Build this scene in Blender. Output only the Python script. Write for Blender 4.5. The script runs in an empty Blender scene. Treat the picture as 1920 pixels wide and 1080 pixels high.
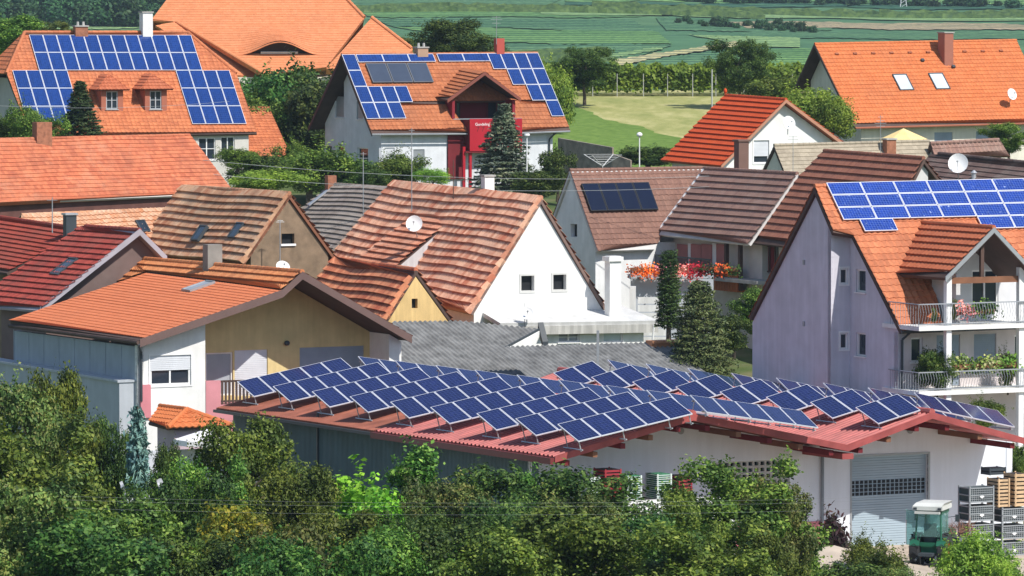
import bpy, math, random
import numpy as np
from mathutils import Vector as V, Matrix
from math import sin, cos, radians as R, pi, floor, ceil
random.seed(7); np.random.seed(7)
S = bpy.context.scene
# ---------------------------------------------------------------- camera, sky, sun, exposure
F = 10000.0; CAMZ = 40.0; PIT = math.atan(0.054)
cd = bpy.data.cameras.new("camera"); cam = bpy.data.objects.new("camera", cd); S.collection.objects.link(cam)
cam.location = (0, 0, CAMZ); cam.rotation_euler = (pi/2 - PIT, 0, 0)
cd.sensor_width = 36; cd.lens = F/1920*36; cd.clip_start = 1; cd.clip_end = 20000
S.camera = cam
SUN_AZ, SUN_EL = R(-44), R(48)
W = bpy.data.worlds.new("World"); S.world = W; W.use_nodes = True
sky = W.node_tree.nodes.new('ShaderNodeTexSky'); sky.sky_type = 'NISHITA'; sky.sun_disc = False
sky.sun_elevation = SUN_EL; sky.sun_rotation = pi/2 - SUN_AZ; sky.air_density = 1.0; sky.dust_density = 0.5
bg = W.node_tree.nodes['Background']; bg.inputs['Strength'].default_value = 0.125
W.node_tree.links.new(sky.outputs[0], bg.inputs[0])
sl = bpy.data.lights.new("sun", 'SUN'); sl.energy = 4.9; sl.angle = R(0.5); sl.color = (1.0, 0.95, 0.87)
so = bpy.data.objects.new("sun", sl); S.collection.objects.link(so)
sd = V((cos(SUN_EL)*cos(SUN_AZ), cos(SUN_EL)*sin(SUN_AZ), sin(SUN_EL)))
so.rotation_euler = sd.to_track_quat('Z', 'Y').to_euler(); so.location = (200, 0, 300)
S.view_settings.view_transform = 'Standard'; S.view_settings.look = 'None'; S.view_settings.exposure = 0.22; S.view_settings.gamma = 1
# ---------------------------------------------------------------- picture <-> place
CAM = V((0, 0, CAMZ)); SP, CP = sin(PIT), cos(PIT)
def ray(px, py):
    a = (px-960)/F; b = -(py-540)/F
    return V((a, CP + b*SP, -SP + b*CP))
def P(px, py, Y):
    d = ray(px, py); return CAM + d*(Y/d.y)
def ad(az): return V((cos(R(az)), sin(R(az)), 0))
def onplane(px, py, A, n):
    d = ray(px, py); return CAM + d*((A-CAM).dot(n)/d.dot(n))
def onv(px, py, A, az):
    return onplane(px, py, A, V((-sin(R(az)), cos(R(az)), 0)))
def proj(p):
    q = p-CAM; z = q.y*CP - q.z*SP; y = q.y*SP + q.z*CP
    return 960+F*q.x/z, 540-F*y/z
class Pl:
    """plane frame: u right, v down, n out"""
    def __init__(s, o, u, v): s.o = o.copy(); s.u = u.normalized(); s.v = (v-s.u*v.dot(s.u)).normalized(); s.n = s.v.cross(s.u)
    def pt(s, u, v, h=0.0): return s.o + s.u*u + s.v*v + s.n*h
    def uv(s, px, py, h=0.0):
        p = onplane(px, py, s.o + s.n*h, s.n) - s.o; return p.dot(s.u), p.dot(s.v)
    def uvp(s, p): p = p-s.o; return p.dot(s.u), p.dot(s.v)
    def poly(s, L): return [s.uv(*q) for q in L]
    def rect(s, x0, y0, x1, y1):
        xm, ym = (x0+x1)/2, (y0+y1)/2
        return s.uv(x0, ym)[0], s.uv(xm, y0)[1], s.uv(x1, ym)[0], s.uv(xm, y1)[1]
def Pl3(A, B, C):
    p = Pl(A, B-A, C-A)
    if p.n.z < 0: p = Pl(A, A-B, C-A)
    return p
def RP(A, az, down, th):       # roof plane through A, ridge azimuth az, falls towards azimuth down with pitch th
    v = ad(down)*cos(R(th)) - V((0, 0, sin(R(th)))); p = Pl(A, ad(az), v)
    if p.n.z < 0: p = Pl(A, -ad(az), v)
    return p
def VP(A, az): return Pl(A, ad(az), V((0, 0, -1)))   # wall plane, outward normal at az-90
# ---------------------------------------------------------------- mesh building
ORG = {}
def tag(o, label=None, cat=None, group=None, kind=None):
    if label: o['label'] = label
    if cat: o['category'] = cat
    if group: o['group'] = group
    if kind: o['kind'] = kind
    return o
def empty(name, loc, label=None, cat=None, group=None, rz=0):
    o = bpy.data.objects.new(name, None); S.collection.objects.link(o); o.location = loc; o.rotation_euler[2] = rz
    o.empty_display_size = .3; ORG[o.name] = V(loc); return tag(o, label, cat, group)
def child(name, me, parent):
    o = bpy.data.objects.new(name, me); S.collection.objects.link(o); o.parent = parent; ORG[o.name] = ORG.get(parent.name, V((0, 0, 0))); return o
class MB:
    def __init__(s): s.v = []; s.f = []; s.m = []; s.uv = []; s.smooth = False
    def face(s, pts, m=0, uv=None):
        k = len(s.v); s.v += [tuple(p) for p in pts]; s.f.append(tuple(range(k, k+len(pts)))); s.m.append(m)
        s.uv += (uv if uv else [(0, 0)]*len(pts))
    def box(s, o, a, b, c, m=0):       # parallelepiped at o with edges a,b,c
        o, a, b, c = V(o), V(a), V(b), V(c)
        p = [o, o+a, o+a+b, o+b, o+c, o+a+c, o+a+b+c, o+b+c]
        if a.cross(b).dot(c) < 0: fs = [(0,1,2,3),(7,6,5,4),(4,5,1,0),(5,6,2,1),(6,7,3,2),(7,4,0,3)]
        else: fs = [(3,2,1,0),(4,5,6,7),(0,1,5,4),(1,2,6,5),(2,3,7,6),(3,0,4,7)]
        for f in fs: s.face([p[i] for i in f], m)
    def pbox(s, pl, u0, v0, u1, v1, h0, h1, m=0):
        s.box(pl.pt(u0, v0, h0), pl.u*(u1-u0), pl.v*(v1-v0), pl.n*(h1-h0), m)
    def cbox(s, c, sx, sy, sz, m=0, az=0):
        a = ad(az); b = ad(az+90); c = V(c)
        s.box(c-a*sx/2-b*sy/2-V((0,0,sz/2)), a*sx, b*sy, V((0,0,sz)), m)
    def prism(s, pts, d, m=0, ms=None):  # pts polygon (front, seen from -d side), extruded by d
        if ms is None: ms = m
        d = V(d); q = [V(p)+d for p in pts]; n = len(pts)
        s.face(pts, m); s.face(q[::-1], ms)
        for i in range(n): s.face([pts[i], q[i], q[(i+1) % n], pts[(i+1) % n]], ms)
    def tube(s, p0, p1, r0, r1=None, n=8, m=0, cap=True):
        p0, p1 = V(p0), V(p1); r1 = r0 if r1 is None else r1; d = (p1-p0)
        if d.length < 1e-6: return
        d.normalize(); a = d.orthogonal().normalized(); b = d.cross(a)
        c0 = [p0+(a*cos(2*pi*i/n)+b*sin(2*pi*i/n))*r0 for i in range(n)]; c1 = [p1+(a*cos(2*pi*i/n)+b*sin(2*pi*i/n))*r1 for i in range(n)]
        for i in range(n):
            j = (i+1) % n; s.face([c0[i], c0[j], c1[j], c1[i]], m)
        if cap: s.face(c0[::-1], m); s.face(c1, m)
    def path(s, pts, r, n=6, m=0):
        for a, b in zip(pts[:-1], pts[1:]): s.tube(a, b, r, r, n, m)
    def sphere(s, c, r, sz=1.0, n=10, k=6, m=0):
        c = V(c)
        def q(i, j): t = pi*j/k; a = 2*pi*i/n; return c+V((r*sin(t)*cos(a), r*sin(t)*sin(a), r*sz*cos(t)))
        for j in range(k):
            for i in range(n):
                f = [q(i, j), q(i, j+1), q(i+1, j+1), q(i+1, j)]
                if j == 0: f = [f[0], f[1], f[2]]
                elif j == k-1: f = [f[0], f[1], f[3]]
                s.face(f, m)
    def mesh(s, name, mats, org=V((0, 0, 0))):
        me = bpy.data.meshes.new(name)
        va = np.array(s.v, dtype=np.float32).reshape(-1, 3) - np.array(org, dtype=np.float32)
        me.vertices.add(len(va)); me.vertices.foreach_set('co', va.ravel())
        ln = np.array([len(f) for f in s.f], dtype=np.int32); idx = np.concatenate([np.array(f, dtype=np.int32) for f in s.f])
        me.loops.add(len(idx)); me.loops.foreach_set('vertex_index', idx)
        me.polygons.add(len(ln)); me.polygons.foreach_set('loop_start', np.concatenate([[0], np.cumsum(ln)[:-1]]).astype(np.int32)); me.polygons.foreach_set('loop_total', ln)
        me.polygons.foreach_set('material_index', np.array(s.m, dtype=np.int32))
        if s.smooth: me.polygons.foreach_set('use_smooth', np.ones(len(ln), dtype=bool))
        uvl = me.uv_layers.new(name='UVMap'); uvl.data.foreach_set('uv', np.array(s.uv, dtype=np.float32).ravel())
        for m in (mats if isinstance(mats, (list, tuple)) else [mats]): me.materials.append(m)
        me.update(calc_edges=True); me.validate(); return me
    def build(s, name, mats, parent=None, **k):
        org = ORG.get(parent.name, V((0, 0, 0))) if parent else V((0, 0, 0))
        me = s.mesh(name, mats, org)
        if parent: o = child(name, me, parent)
        else:
            o = bpy.data.objects.new(name, me); S.collection.objects.link(o)
        return tag(o, **k)
def thing(mb, name, mats, label, cat, group=None):   # a thing that is one mesh, origin at its base
    a = np.array(mb.v); c = V(((a[:, 0].min()+a[:, 0].max())/2, (a[:, 1].min()+a[:, 1].max())/2, a[:, 2].min()))
    o = bpy.data.objects.new(name, mb.mesh(name, mats, c)); S.collection.objects.link(o); o.location = c; return tag(o, label, cat, group)
# ---------------------------------------------------------------- materials
def newmat(name):
    m = bpy.data.materials.new(name); m.use_nodes = True; return m, m.node_tree.nodes, m.node_tree.links, m.node_tree.nodes['Principled BSDF']
def ramp(N, stops):
    r = N.new('ShaderNodeValToRGB'); e = r.color_ramp.elements
    while len(e) < len(stops): e.new(.5)
    for i, (p, c) in enumerate(stops): e[i].position = p; e[i].color = (*c, 1)
    return r
def noise(N, L, vec, scale, detail=4, rough=.55):
    n = N.new('ShaderNodeTexNoise'); n.inputs['Scale'].default_value = scale; n.inputs['Detail'].default_value = detail; n.inputs['Roughness'].default_value = rough
    if vec is not None: L.new(vec, n.inputs['Vector'])
    return n
def mixc(N, L, fac, a, b, mode='MIX'):
    x = N.new('ShaderNodeMix'); x.data_type = 'RGBA'; x.blend_type = mode
    for s, v in ((0, fac), (6, a), (7, b)):
        if hasattr(v, 'is_linked') or hasattr(v, 'links'): L.new(v, x.inputs[s])
        elif s == 0: x.inputs[0].default_value = v
        else: x.inputs[s].default_value = (*v, 1)
    return x.outputs[2]
def mth(N, L, op, a, b=None):
    x = N.new('ShaderNodeMath'); x.operation = op
    for i, v in enumerate((a, b)):
        if v is None: continue
        if hasattr(v, 'links'): L.new(v, x.inputs[i])
        else: x.inputs[i].default_value = v
    return x.outputs[0]
def bump(N, L, B, h, st, dist=.02):
    b = N.new('ShaderNodeBump'); b.inputs['Strength'].default_value = st; b.inputs['Distance'].default_value = dist
    L.new(h, b.inputs['Height']); L.new(b.outputs[0], B.inputs['Normal'])
MC = {}
def mul(c, k): return tuple(min(1, x*k) for x in c)
def mat(name, col, rough=.75, var=.12, scale=1.2, bmp=.15, bs=14, metal=0.0, streak=0.0, spec=.3):
    if name in MC: return MC[name]
    m, N, L, B = newmat(name); g = N.new('ShaderNodeNewGeometry').outputs['Position']
    n1 = noise(N, L, g, scale, 5); r = ramp(N, [(.3, mul(col, 1-var)), (.7, mul(col, 1+var*.5))]); L.new(n1.outputs[0], r.inputs[0]); c = r.outputs[0]
    if streak:
        mp = N.new('ShaderNodeMapping'); mp.inputs['Scale'].default_value = (2.2, 2.2, .18); L.new(g, mp.inputs[0])
        n2 = noise(N, L, mp.outputs[0], 1.6, 4); r2 = ramp(N, [(.42, (1-streak,)*3), (.62, (1, 1, 1))]); L.new(n2.outputs[0], r2.inputs[0])
        c = mixc(N, L, 1.0, c, r2.outputs[0], 'MULTIPLY')
    L.new(c, B.inputs['Base Color']); B.inputs['Roughness'].default_value = rough; B.inputs['Metallic'].default_value = metal; B.inputs['Specular IOR Level'].default_value = spec
    if bmp:
        n3 = noise(N, L, g, bs, 3); bump(N, L, B, n3.outputs[0], bmp)
    MC[name] = m; return m
def tilemat(name, c1, c2, dirt=(.12, .09, .07), dirtamt=.3, rough=.75, pale=None, paleamt=0.0, dscale=.35, flat=False):
    if name in MC: return MC[name]
    m, N, L, B = newmat(name); uv = N.new('ShaderNodeUVMap').outputs[0]; g = N.new('ShaderNodeNewGeometry').outputs['Position']
    sp = N.new('ShaderNodeSeparateXYZ'); L.new(uv, sp.inputs[0])
    fv = mth(N, L, 'FLOOR', sp.outputs[1])
    off = mth(N, L, 'MULTIPLY', mth(N, L, 'MODULO', fv, 2.0), .5 if flat else 0.0)
    fu = mth(N, L, 'FLOOR', mth(N, L, 'ADD', sp.outputs[0], off))
    cb = N.new('ShaderNodeCombineXYZ'); L.new(fu, cb.inputs[0]); L.new(fv, cb.inputs[1])
    wn = N.new('ShaderNodeTexWhiteNoise'); wn.noise_dimensions = '3D'; L.new(cb.outputs[0], wn.inputs[0])
    c = mixc(N, L, wn.outputs[0], c1, c2)
    if pale:
        n4 = noise(N, L, g, dscale*1.7, 6, .7); r4 = ramp(N, [(.5, (0, 0, 0)), (.62, (1, 1, 1))]); L.new(n4.outputs[0], r4.inputs[0])
        f = mth(N, L, 'MULTIPLY', mth(N, L, 'MULTIPLY', r4.outputs[0], paleamt), mth(N, L, 'ADD', mth(N, L, 'MULTIPLY', wn.outputs[0], .7), .4))
        c = mixc(N, L, f, c, pale)
    n1 = noise(N, L, g, dscale, 7, .65); r = ramp(N, [(.44, (0, 0, 0)), (.68, (1, 1, 1))]); L.new(n1.outputs[0], r.inputs[0])
    c = mixc(N, L, mth(N, L, 'MULTIPLY', r.outputs[0], dirtamt), c, dirt)
    n5 = noise(N, L, g, 9, 4, .7); r5 = ramp(N, [(.3, (.8, .8, .8)), (.7, (1.1, 1.1, 1.1))]); L.new(n5.outputs[0], r5.inputs[0])
    c = mixc(N, L, 1.0, c, r5.outputs[0], 'MULTIPLY')
    L.new(c, B.inputs['Base Color']); B.inputs['Roughness'].default_value = rough; B.inputs['Specular IOR Level'].default_value = .25
    bump(N, L, B, noise(N, L, g, 25, 2).outputs[0], .2)
    MC[name] = m; return m
def cellmat(name, cell, line, nl=.05, rough=.12, dust=.0):
    m, N, L, B = newmat(name); uv = N.new('ShaderNodeUVMap').outputs[0]; g = N.new('ShaderNodeNewGeometry').outputs['Position']
    sp = N.new('ShaderNodeSeparateXYZ'); L.new(uv, sp.inputs[0]); t = []
    for i in (0, 1):
        fr = mth(N, L, 'FRACT', sp.outputs[i]); t.append(mth(N, L, 'LESS_THAN', fr, nl))
    ln = mth(N, L, 'MAXIMUM', t[0], t[1])
    cb = N.new('ShaderNodeVectorMath'); cb.operation = 'FLOOR'; L.new(uv, cb.inputs[0])
    wn = N.new('ShaderNodeTexWhiteNoise'); L.new(cb.outputs[0], wn.inputs[0])
    oi = N.new('ShaderNodeObjectInfo')
    c = mixc(N, L, wn.outputs[0], mul(cell, .8), mul(cell, 1.25)); c = mixc(N, L, oi.outputs['Random'], c, mixc(N, L, .35, c, mul(cell, .55)))
    if dust:
        vo = N.new('ShaderNodeTexNoise'); vo.inputs['Scale'].default_value = 7; vo.inputs['Detail'].default_value = 5; L.new(g, vo.inputs[0])
        r = ramp(N, [(.66, (0, 0, 0)), (.72, (1, 1, 1))]); L.new(vo.outputs[0], r.inputs[0]); c = mixc(N, L, mth(N, L, 'MULTIPLY', r.outputs[0], dust), c, (.5, .6, .8))
    c = mixc(N, L, ln, c, line)
    L.new(c, B.inputs['Base Color']); B.inputs['Roughness'].default_value = rough; B.inputs['Specular IOR Level'].default_value = .55
    return m
def leafmat(name, cols, trans=.25):
    m, N, L, B = newmat(name); g = N.new('ShaderNodeNewGeometry'); oi = N.new('ShaderNodeObjectInfo')
    r = ramp(N, [(i/(len(cols)-1), c) for i, c in enumerate(cols)]); L.new(g.outputs['Random Per Island'], r.inputs[0])
    n = noise(N, L, g.outputs['Position'], .9, 3); r2 = ramp(N, [(.36, (.6, .68, .7)), (.64, (1.45, 1.32, 1.0))]); L.new(n.outputs[0], r2.inputs[0])
    c = mixc(N, L, 1.0, r.outputs[0], r2.outputs[0], 'MULTIPLY')
    hs = N.new('ShaderNodeHueSaturation'); L.new(c, hs.inputs['Color']); L.new(mth(N, L, 'ADD', mth(N, L, 'MULTIPLY', oi.outputs['Random'], .06), .475), hs.inputs['Hue'])
    L.new(mth(N, L, 'ADD', mth(N, L, 'MULTIPLY', oi.outputs['Random'], .7), .68), hs.inputs['Value']); c = hs.outputs[0]
    L.new(c, B.inputs['Base Color']); B.inputs['Roughness'].default_value = .6; B.inputs['Specular IOR Level'].default_value = .25
    t = N.new('ShaderNodeBsdfTranslucent'); L.new(c, t.inputs[0]); mx = N.new('ShaderNodeMixShader'); mx.inputs[0].default_value = trans
    L.new(B.outputs[0], mx.inputs[1]); L.new(t.outputs[0], mx.inputs[2]); L.new(mx.outputs[0], N['Material Output'].inputs[0]); return m
WHITE = mat('white_render', (.80, .80, .78), streak=.05)
CREAM = mat('cream_render', (.72, .68, .58), streak=.08)
GREYW = mat('grey_render', (.46, .47, .50), streak=.1)
LILAC = mat('lilac_render', (.62, .61, .68), streak=.09, var=.10)
YELLOW = mat('yellow_render', (.72, .56, .27), streak=.1)
OCHRE = mat('ochre_cladding', (.52, .42, .22), streak=.1)
PINK = mat('pink_plinth', (.60, .22, .25))
DARKRED = mat('dark_red_paint_and_shade', (.16, .015, .02), var=.2)  # dark red paint, also the shaded red beside the balcony put into colour
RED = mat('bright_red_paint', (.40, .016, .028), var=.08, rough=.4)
BROWNC = mat('brown_shingle', (.24, .17, .11), var=.3, scale=2)
WOODD = mat('dark_brown_wood', (.09, .055, .045), var=.25)
WOODM = mat('brown_wood', (.22, .10, .055), var=.25)
WOODO = mat('orange_wood', (.42, .12, .04), var=.25)
WOODL = mat('light_wood', (.58, .40, .24), var=.25, scale=5)
GREYM = mat('grey_metal', (.36, .38, .40), rough=.45, metal=.4)
ZINC = mat('zinc', (.50, .52, .55), rough=.4, metal=.5)
DARKM = mat('dark_metal', (.05, .06, .07), rough=.5)
BLACK = mat('dark_interior', (.012, .014, .018), rough=.6)
WHITEM = mat('white_plastic', (.82, .82, .82), rough=.4, bmp=0)
SILVER = mat('silver_frame', (.72, .74, .80), rough=.35, metal=.15, bmp=0)
GLASS = mat('window_glass', (.025, .035, .05), rough=.06, spec=.7, bmp=0)
SKYGL = mat('bright_skylight_glass', (.55, .60, .68), rough=.08, spec=.8, bmp=0)
BRICK = mat('brick', (.34, .14, .08), var=.35, scale=5)
CONC = mat('concrete', (.42, .41, .39), var=.2, streak=.15)
CURT = mat('curtain', (.35, .38, .42))
SHUT = mat('roller_shutter', (.66, .68, .72), rough=.5)
SHUTB = mat('blue_grey_shutter', (.30, .36, .44), rough=.5)
STONE = mat('stone_wall', (.30, .25, .20), var=.4, scale=2)
CELLD = cellmat('solar_cells_barn', (.011, .018, .085), (.06, .085, .20), .06)
CELLB = cellmat('solar_cells_blue', (.008, .035, .175), (.05, .10, .28), .06)
CELLS = cellmat('solar_cells_spotted', (.007, .035, .26), (.14, .22, .50), .08, dust=.6)
COLL = mat('thermal_collector_glass', (.05, .065, .10), rough=.12, spec=.7, bmp=0)
COLLB = mat('thermal_collector_blue', (.005, .009, .028), rough=.14, spec=.5, bmp=0)
T_BRIGHT = tilemat('tiles_bright_orange', (.60, .185, .065), (.53, .15, .05), dirtamt=.15)
T_ORANGE = tilemat('tiles_orange', (.60, .20, .085), (.46, .14, .06), dirtamt=.25)
T_SMOOTH = tilemat('tiles_new_orange', (.66, .20, .085), (.62, .18, .075), dirtamt=.08)
T_PALE = tilemat('tiles_pale_orange', (.68, .23, .09), (.62, .20, .075), dirtamt=.15, flat=True)
T_OLDBARN = tilemat('tiles_faded_red', (.58, .18, .085), (.42, .11, .055), dirtamt=.3, pale=(.66, .33, .2), paleamt=.4, flat=True)
T_RED = tilemat('tiles_vivid_red', (.58, .085, .02), (.52, .07, .018), dirtamt=.05)
T_DRED = tilemat('tiles_dark_red', (.40, .07, .05), (.24, .04, .032), dirtamt=.35)
T_OLD = tilemat('tiles_old_terracotta', (.82, .48, .32), (.50, .155, .085), dirtamt=.3, pale=(.78, .54, .40), paleamt=.6)
T_OLDR = tilemat('tiles_old_red', (.74, .31, .16), (.42, .10, .05), dirtamt=.35)
T_PATCH = tilemat('tiles_patchwork', (.70, .44, .29), (.58, .25, .12), dirtamt=.25, pale=(.74, .58, .44), paleamt=.6, dscale=.6)
T_MOSS = tilemat('tiles_weathered_tan', (.66, .40, .24), (.42, .16, .08), dirtamt=.4, pale=(.62, .48, .34), paleamt=.6, dirt=(.10, .075, .05))
T_GREY = tilemat('tiles_grey_brown', (.32, .27, .24), (.22, .18, .155), dirtamt=.4, pale=(.42, .38, .33), paleamt=.5)
T_BROWN = tilemat('tiles_brown', (.26, .14, .105), (.20, .105, .08), dirtamt=.2)
T_BROWNG = tilemat('tiles_brown_grey', (.32, .185, .145), (.25, .14, .115), dirtamt=.2, pale=(.42, .32, .27), paleamt=.4)
T_BROWNR = tilemat('tiles_red_brown', (.34, .14, .09), (.26, .10, .065), dirtamt=.2)
T_BEIGE = tilemat('tiles_beige', (.42, .36, .27), (.33, .28, .21), dirtamt=.25, flat=True)
T_TAN = tilemat('tiles_tan_orange', (.47, .165, .07), (.37, .12, .05), dirtamt=.2)
T_CLAY = tilemat('tiles_warm_clay', (.62, .215, .10), (.46, .15, .07), dirtamt=.2)
T_BALC = tilemat('tiles_brick_orange', (.50, .15, .07), (.43, .12, .055), dirtamt=.1)
FIBRE = mat('fibre_cement', (.22, .22, .215), var=.45, scale=1.5, bs=6)
REDM = mat('red_roof_sheet', (.42, .105, .095), rough=.55, var=.32, scale=1.3)
BRNM = mat('brown_roof_sheet', (.29, .10, .065), rough=.65, var=.35, scale=1.3)
TEAL = mat('teal_metal_wall', (.12, .18, .20), rough=.6, var=.15, scale=.6, streak=.12)
# ---------------------------------------------------------------- roofs
def interval(poly, v, k=1):
    xs = []; n = len(poly)
    for i in range(n):
        a, b = poly[i], poly[(i+1) % n]
        if (a[k]-v)*(b[k]-v) < 0: t = (v-a[k])/(b[k]-a[k]); xs.append(a[1-k]+(b[1-k]-a[1-k])*t)
    return (min(xs), max(xs)) if len(xs) >= 2 else None
def tiles(mb, pl, poly, tw=.30, th=.36, amp=.03, lip=.035, seg=4, m=0, sag=None, anchor=False):
    vs = [p[1] for p in poly]; v0 = min(vs); v1 = max(vs); du = tw/seg; e = 1e-4
    if anchor: k0 = floor(v0/th+1e-6); n = max(1, ceil(v1/th-1e-6)-k0)
    else: k0 = 0; n = max(1, int(round((v1-v0)/th))); th = (v1-v0)/n
    for k in range(n):
        a = (k0+k)*th if anchor else v0+k*th; b = a+th; lp = lip
        if anchor:
            if b > v1: lp = lip*(v1-a)/th; b = v1
            a = max(a, v0)
        ia = interval(poly, a+e); ib = interval(poly, b-e)
        if not ia or not ib: continue
        if k == n-1 and not anchor: b += .04
        j0 = floor(min(ia[0], ib[0])/du); j1 = ceil(max(ia[1], ib[1])/du); top = []; bot = []; uu = []
        jit = random.uniform(-.006, .006)
        for j in range(j0, j1+1):
            u = j*du; ua = min(max(u, ia[0]), ia[1]); ub = min(max(u, ib[0]), ib[1])
            h = amp*.5*(1+cos(2*pi*j/seg)) if amp else 0.0
            sa = sag(ua, a+1e-3) if sag else 0; sb = sag(ub, b-1e-3) if sag else 0
            top.append(pl.pt(ua, a, h+sa)); bot.append((pl.pt(ub, b, h+lp+sb+jit), pl.pt(ub, b-.005, h+sb-.03))); uu.append(u/tw)
        if sag:
            for i in (0, -1): mb.face([top[i], bot[i][0], bot[i][0]-pl.n*.30, top[i]-pl.n*.30], m, [(uu[i]+.5, k+.5)]*4)
        for i in range(len(top)-1):
            if (top[i]-top[i+1]).length < 1e-4 and (bot[i][0]-bot[i+1][0]).length < 1e-4: continue
            uc = (uu[i]+uu[i+1])/2 if seg > 1 else uu[i]+.5/seg
            q = [(uc, k+.5)]*4
            mb.face([top[i], bot[i][0], bot[i+1][0], top[i+1]], m, q)
            mb.face([bot[i][0], bot[i][1], bot[i+1][1], bot[i+1][0]], m, q)
def slab(mb, pl, poly, h0=-.16, h1=-.03, m=1):
    pts = [pl.pt(u, v, h1) for u, v in poly]
    a = sum((poly[i][0]*poly[(i+1) % len(poly)][1]-poly[(i+1) % len(poly)][0]*poly[i][1]) for i in range(len(poly)))
    if a < 0: pts = pts[::-1]
    mb.prism(pts, pl.n*(h0-h1), m, m)
def ribs(mb, pl, poly, pitch=.28, h=.045, m=0, wave=False):
    us = [p[0] for p in poly]; u0 = min(us)+1e-4; u1 = max(us)-1e-4
    if wave: prof = [(i/6, h*.5*(1-cos(2*pi*i/6))) for i in range(6)]
    else: prof = [(0, 0), (.5, 0), (.6, h), (.9, h)]
    uu = []; k = 0
    while u0+k*pitch < u1:
        for f, hh in prof:
            if u0+(k+f)*pitch < u1: uu.append((u0+(k+f)*pitch, hh))
        k += 1
    uu.append((u1, 0)); col = []
    for u, hh in uu:
        r = interval(poly, u, 0)
        if r: col.append((pl.pt(u, r[0], hh), pl.pt(u, r[1], hh)))
    for a, b in zip(col[:-1], col[1:]): mb.face([a[0], a[1], b[1], b[0]], m)
def ridgecap(mb, a, b, r=.11, m=0, seg=.4):
    n = max(1, int((b-a).length/seg)); d = (b-a)/n
    for i in range(n):
        z = V((0, 0, .02))
        k = len(mb.uv); mb.tube(a+d*i+z, a+d*(i+1)+z, r*1.0, r*.86, 8, m); 
        for t in range(k, len(mb.uv)): mb.uv[t] = (i+.5, 77.5)
# ---------------------------------------------------------------- walls and windows
def wall(mb, pl, top, vb, holes=(), th=.3, m=0):
    us = sorted(set([round(p[0], 4) for p in top]+[round(h[i], 4) for h in holes for i in (0, 2)]))
    lo, hi = top[0][0], top[-1][0]; us = [u for u in us if lo-1e-3 <= u <= hi+1e-3]
    def tv(u):
        for a, b in zip(top[:-1], top[1:]):
            if a[0]-1e-3 <= u <= b[0]+1e-3: return a[1]+(b[1]-a[1])*(u-a[0])/max(1e-6, b[0]-a[0])
        return top[-1][1]
    for a, b in zip(us[:-1], us[1:]):
        if b-a < 1e-3: continue
        c = (a+b)/2; hs = sorted([h for h in holes if h[0] < c < h[2]], key=lambda h: h[1]); va, vbb = tv(a+1e-4), tv(b-1e-4)
        for h in hs+[None]:
            e = h[1] if h else vb
            if e > max(va, vbb)+1e-3: mb.prism([pl.pt(a, va), pl.pt(a, e), pl.pt(b, e), pl.pt(b, vbb)], -pl.n*th, m)
            if h: va = vbb = h[3]
def window(root, pl, r, rec=.13, fw=.07, shutter=0.0, nm='window', fm=None, pm=None, mull=1, cross=0, sill=True, smat=None, proud=False, border=0):
    u0, v0, u1, v1 = r; fm = fm or WHITEM; pm = pm or GLASS; b = -rec
    f = MB(); f.pbox(pl, u0, v0, u1, v0+fw, b-.02, b+.05); f.pbox(pl, u0, v1-fw, u1, v1, b-.02, b+.05)
    f.pbox(pl, u0, v0+fw, u0+fw, v1-fw, b-.02, b+.05); f.pbox(pl, u1-fw, v0+fw, u1, v1-fw, b-.02, b+.05)
    for i in range(1, mull): u = u0+(u1-u0)*i/mull; f.pbox(pl, u-.035, v0+fw, u+.035, v1-fw, b-.02, b+.045)
    for i in range(1, cross+1): v = v0+(v1-v0)*i/(cross+1); f.pbox(pl, u0+fw, v-.02, u1-fw, v+.02, b-.02, b+.04)
    if border:
        for q in ((u0-border, v0-border, u1+border, v0), (u0-border, v1, u1+border, v1+border), (u0-border, v0, u0, v1), (u1, v0, u1+border, v1)): f.pbox(pl, *q, -.01, .03)
    o = f.build(nm, fm, root)
    g = MB(); g.pbox(pl, u0+fw*.5, v0+fw*.5, u1-fw*.5, v1-fw*.5, b-.04, b-.022); g.build('pane', pm, o)
    if sill and not border:
        s = MB(); s.pbox(pl, u0-.06, v1, u1+.06, v1+.05, -.1, .07); s.build('sill', CONC if fm is not WHITEM else WHITEM, o)
    if shutter > 0:
        s = MB(); vv = v0+(v1-v0)*shutter; n = max(2, int((vv-v0)/.08))
        for i in range(n): a = v0+(vv-v0)*i/n; s.pbox(pl, u0+.02, a, u1-.02, a+(vv-v0)/n-.012, b+.05, b+.075)
        s.pbox(pl, u0+.03, v0, u1-.03, vv, b+.045, b+.055); s.build('roller_shutter', smat or SHUT, o)
    return o
def opening(root, pl, r, nm='window_opening'):
    u0, v0, u1, v1 = r; f = MB(); f.pbox(pl, u0, v0, u1, v1, -.3, -.26); return f.build(nm, BLACK, root)
class H: pass
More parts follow.
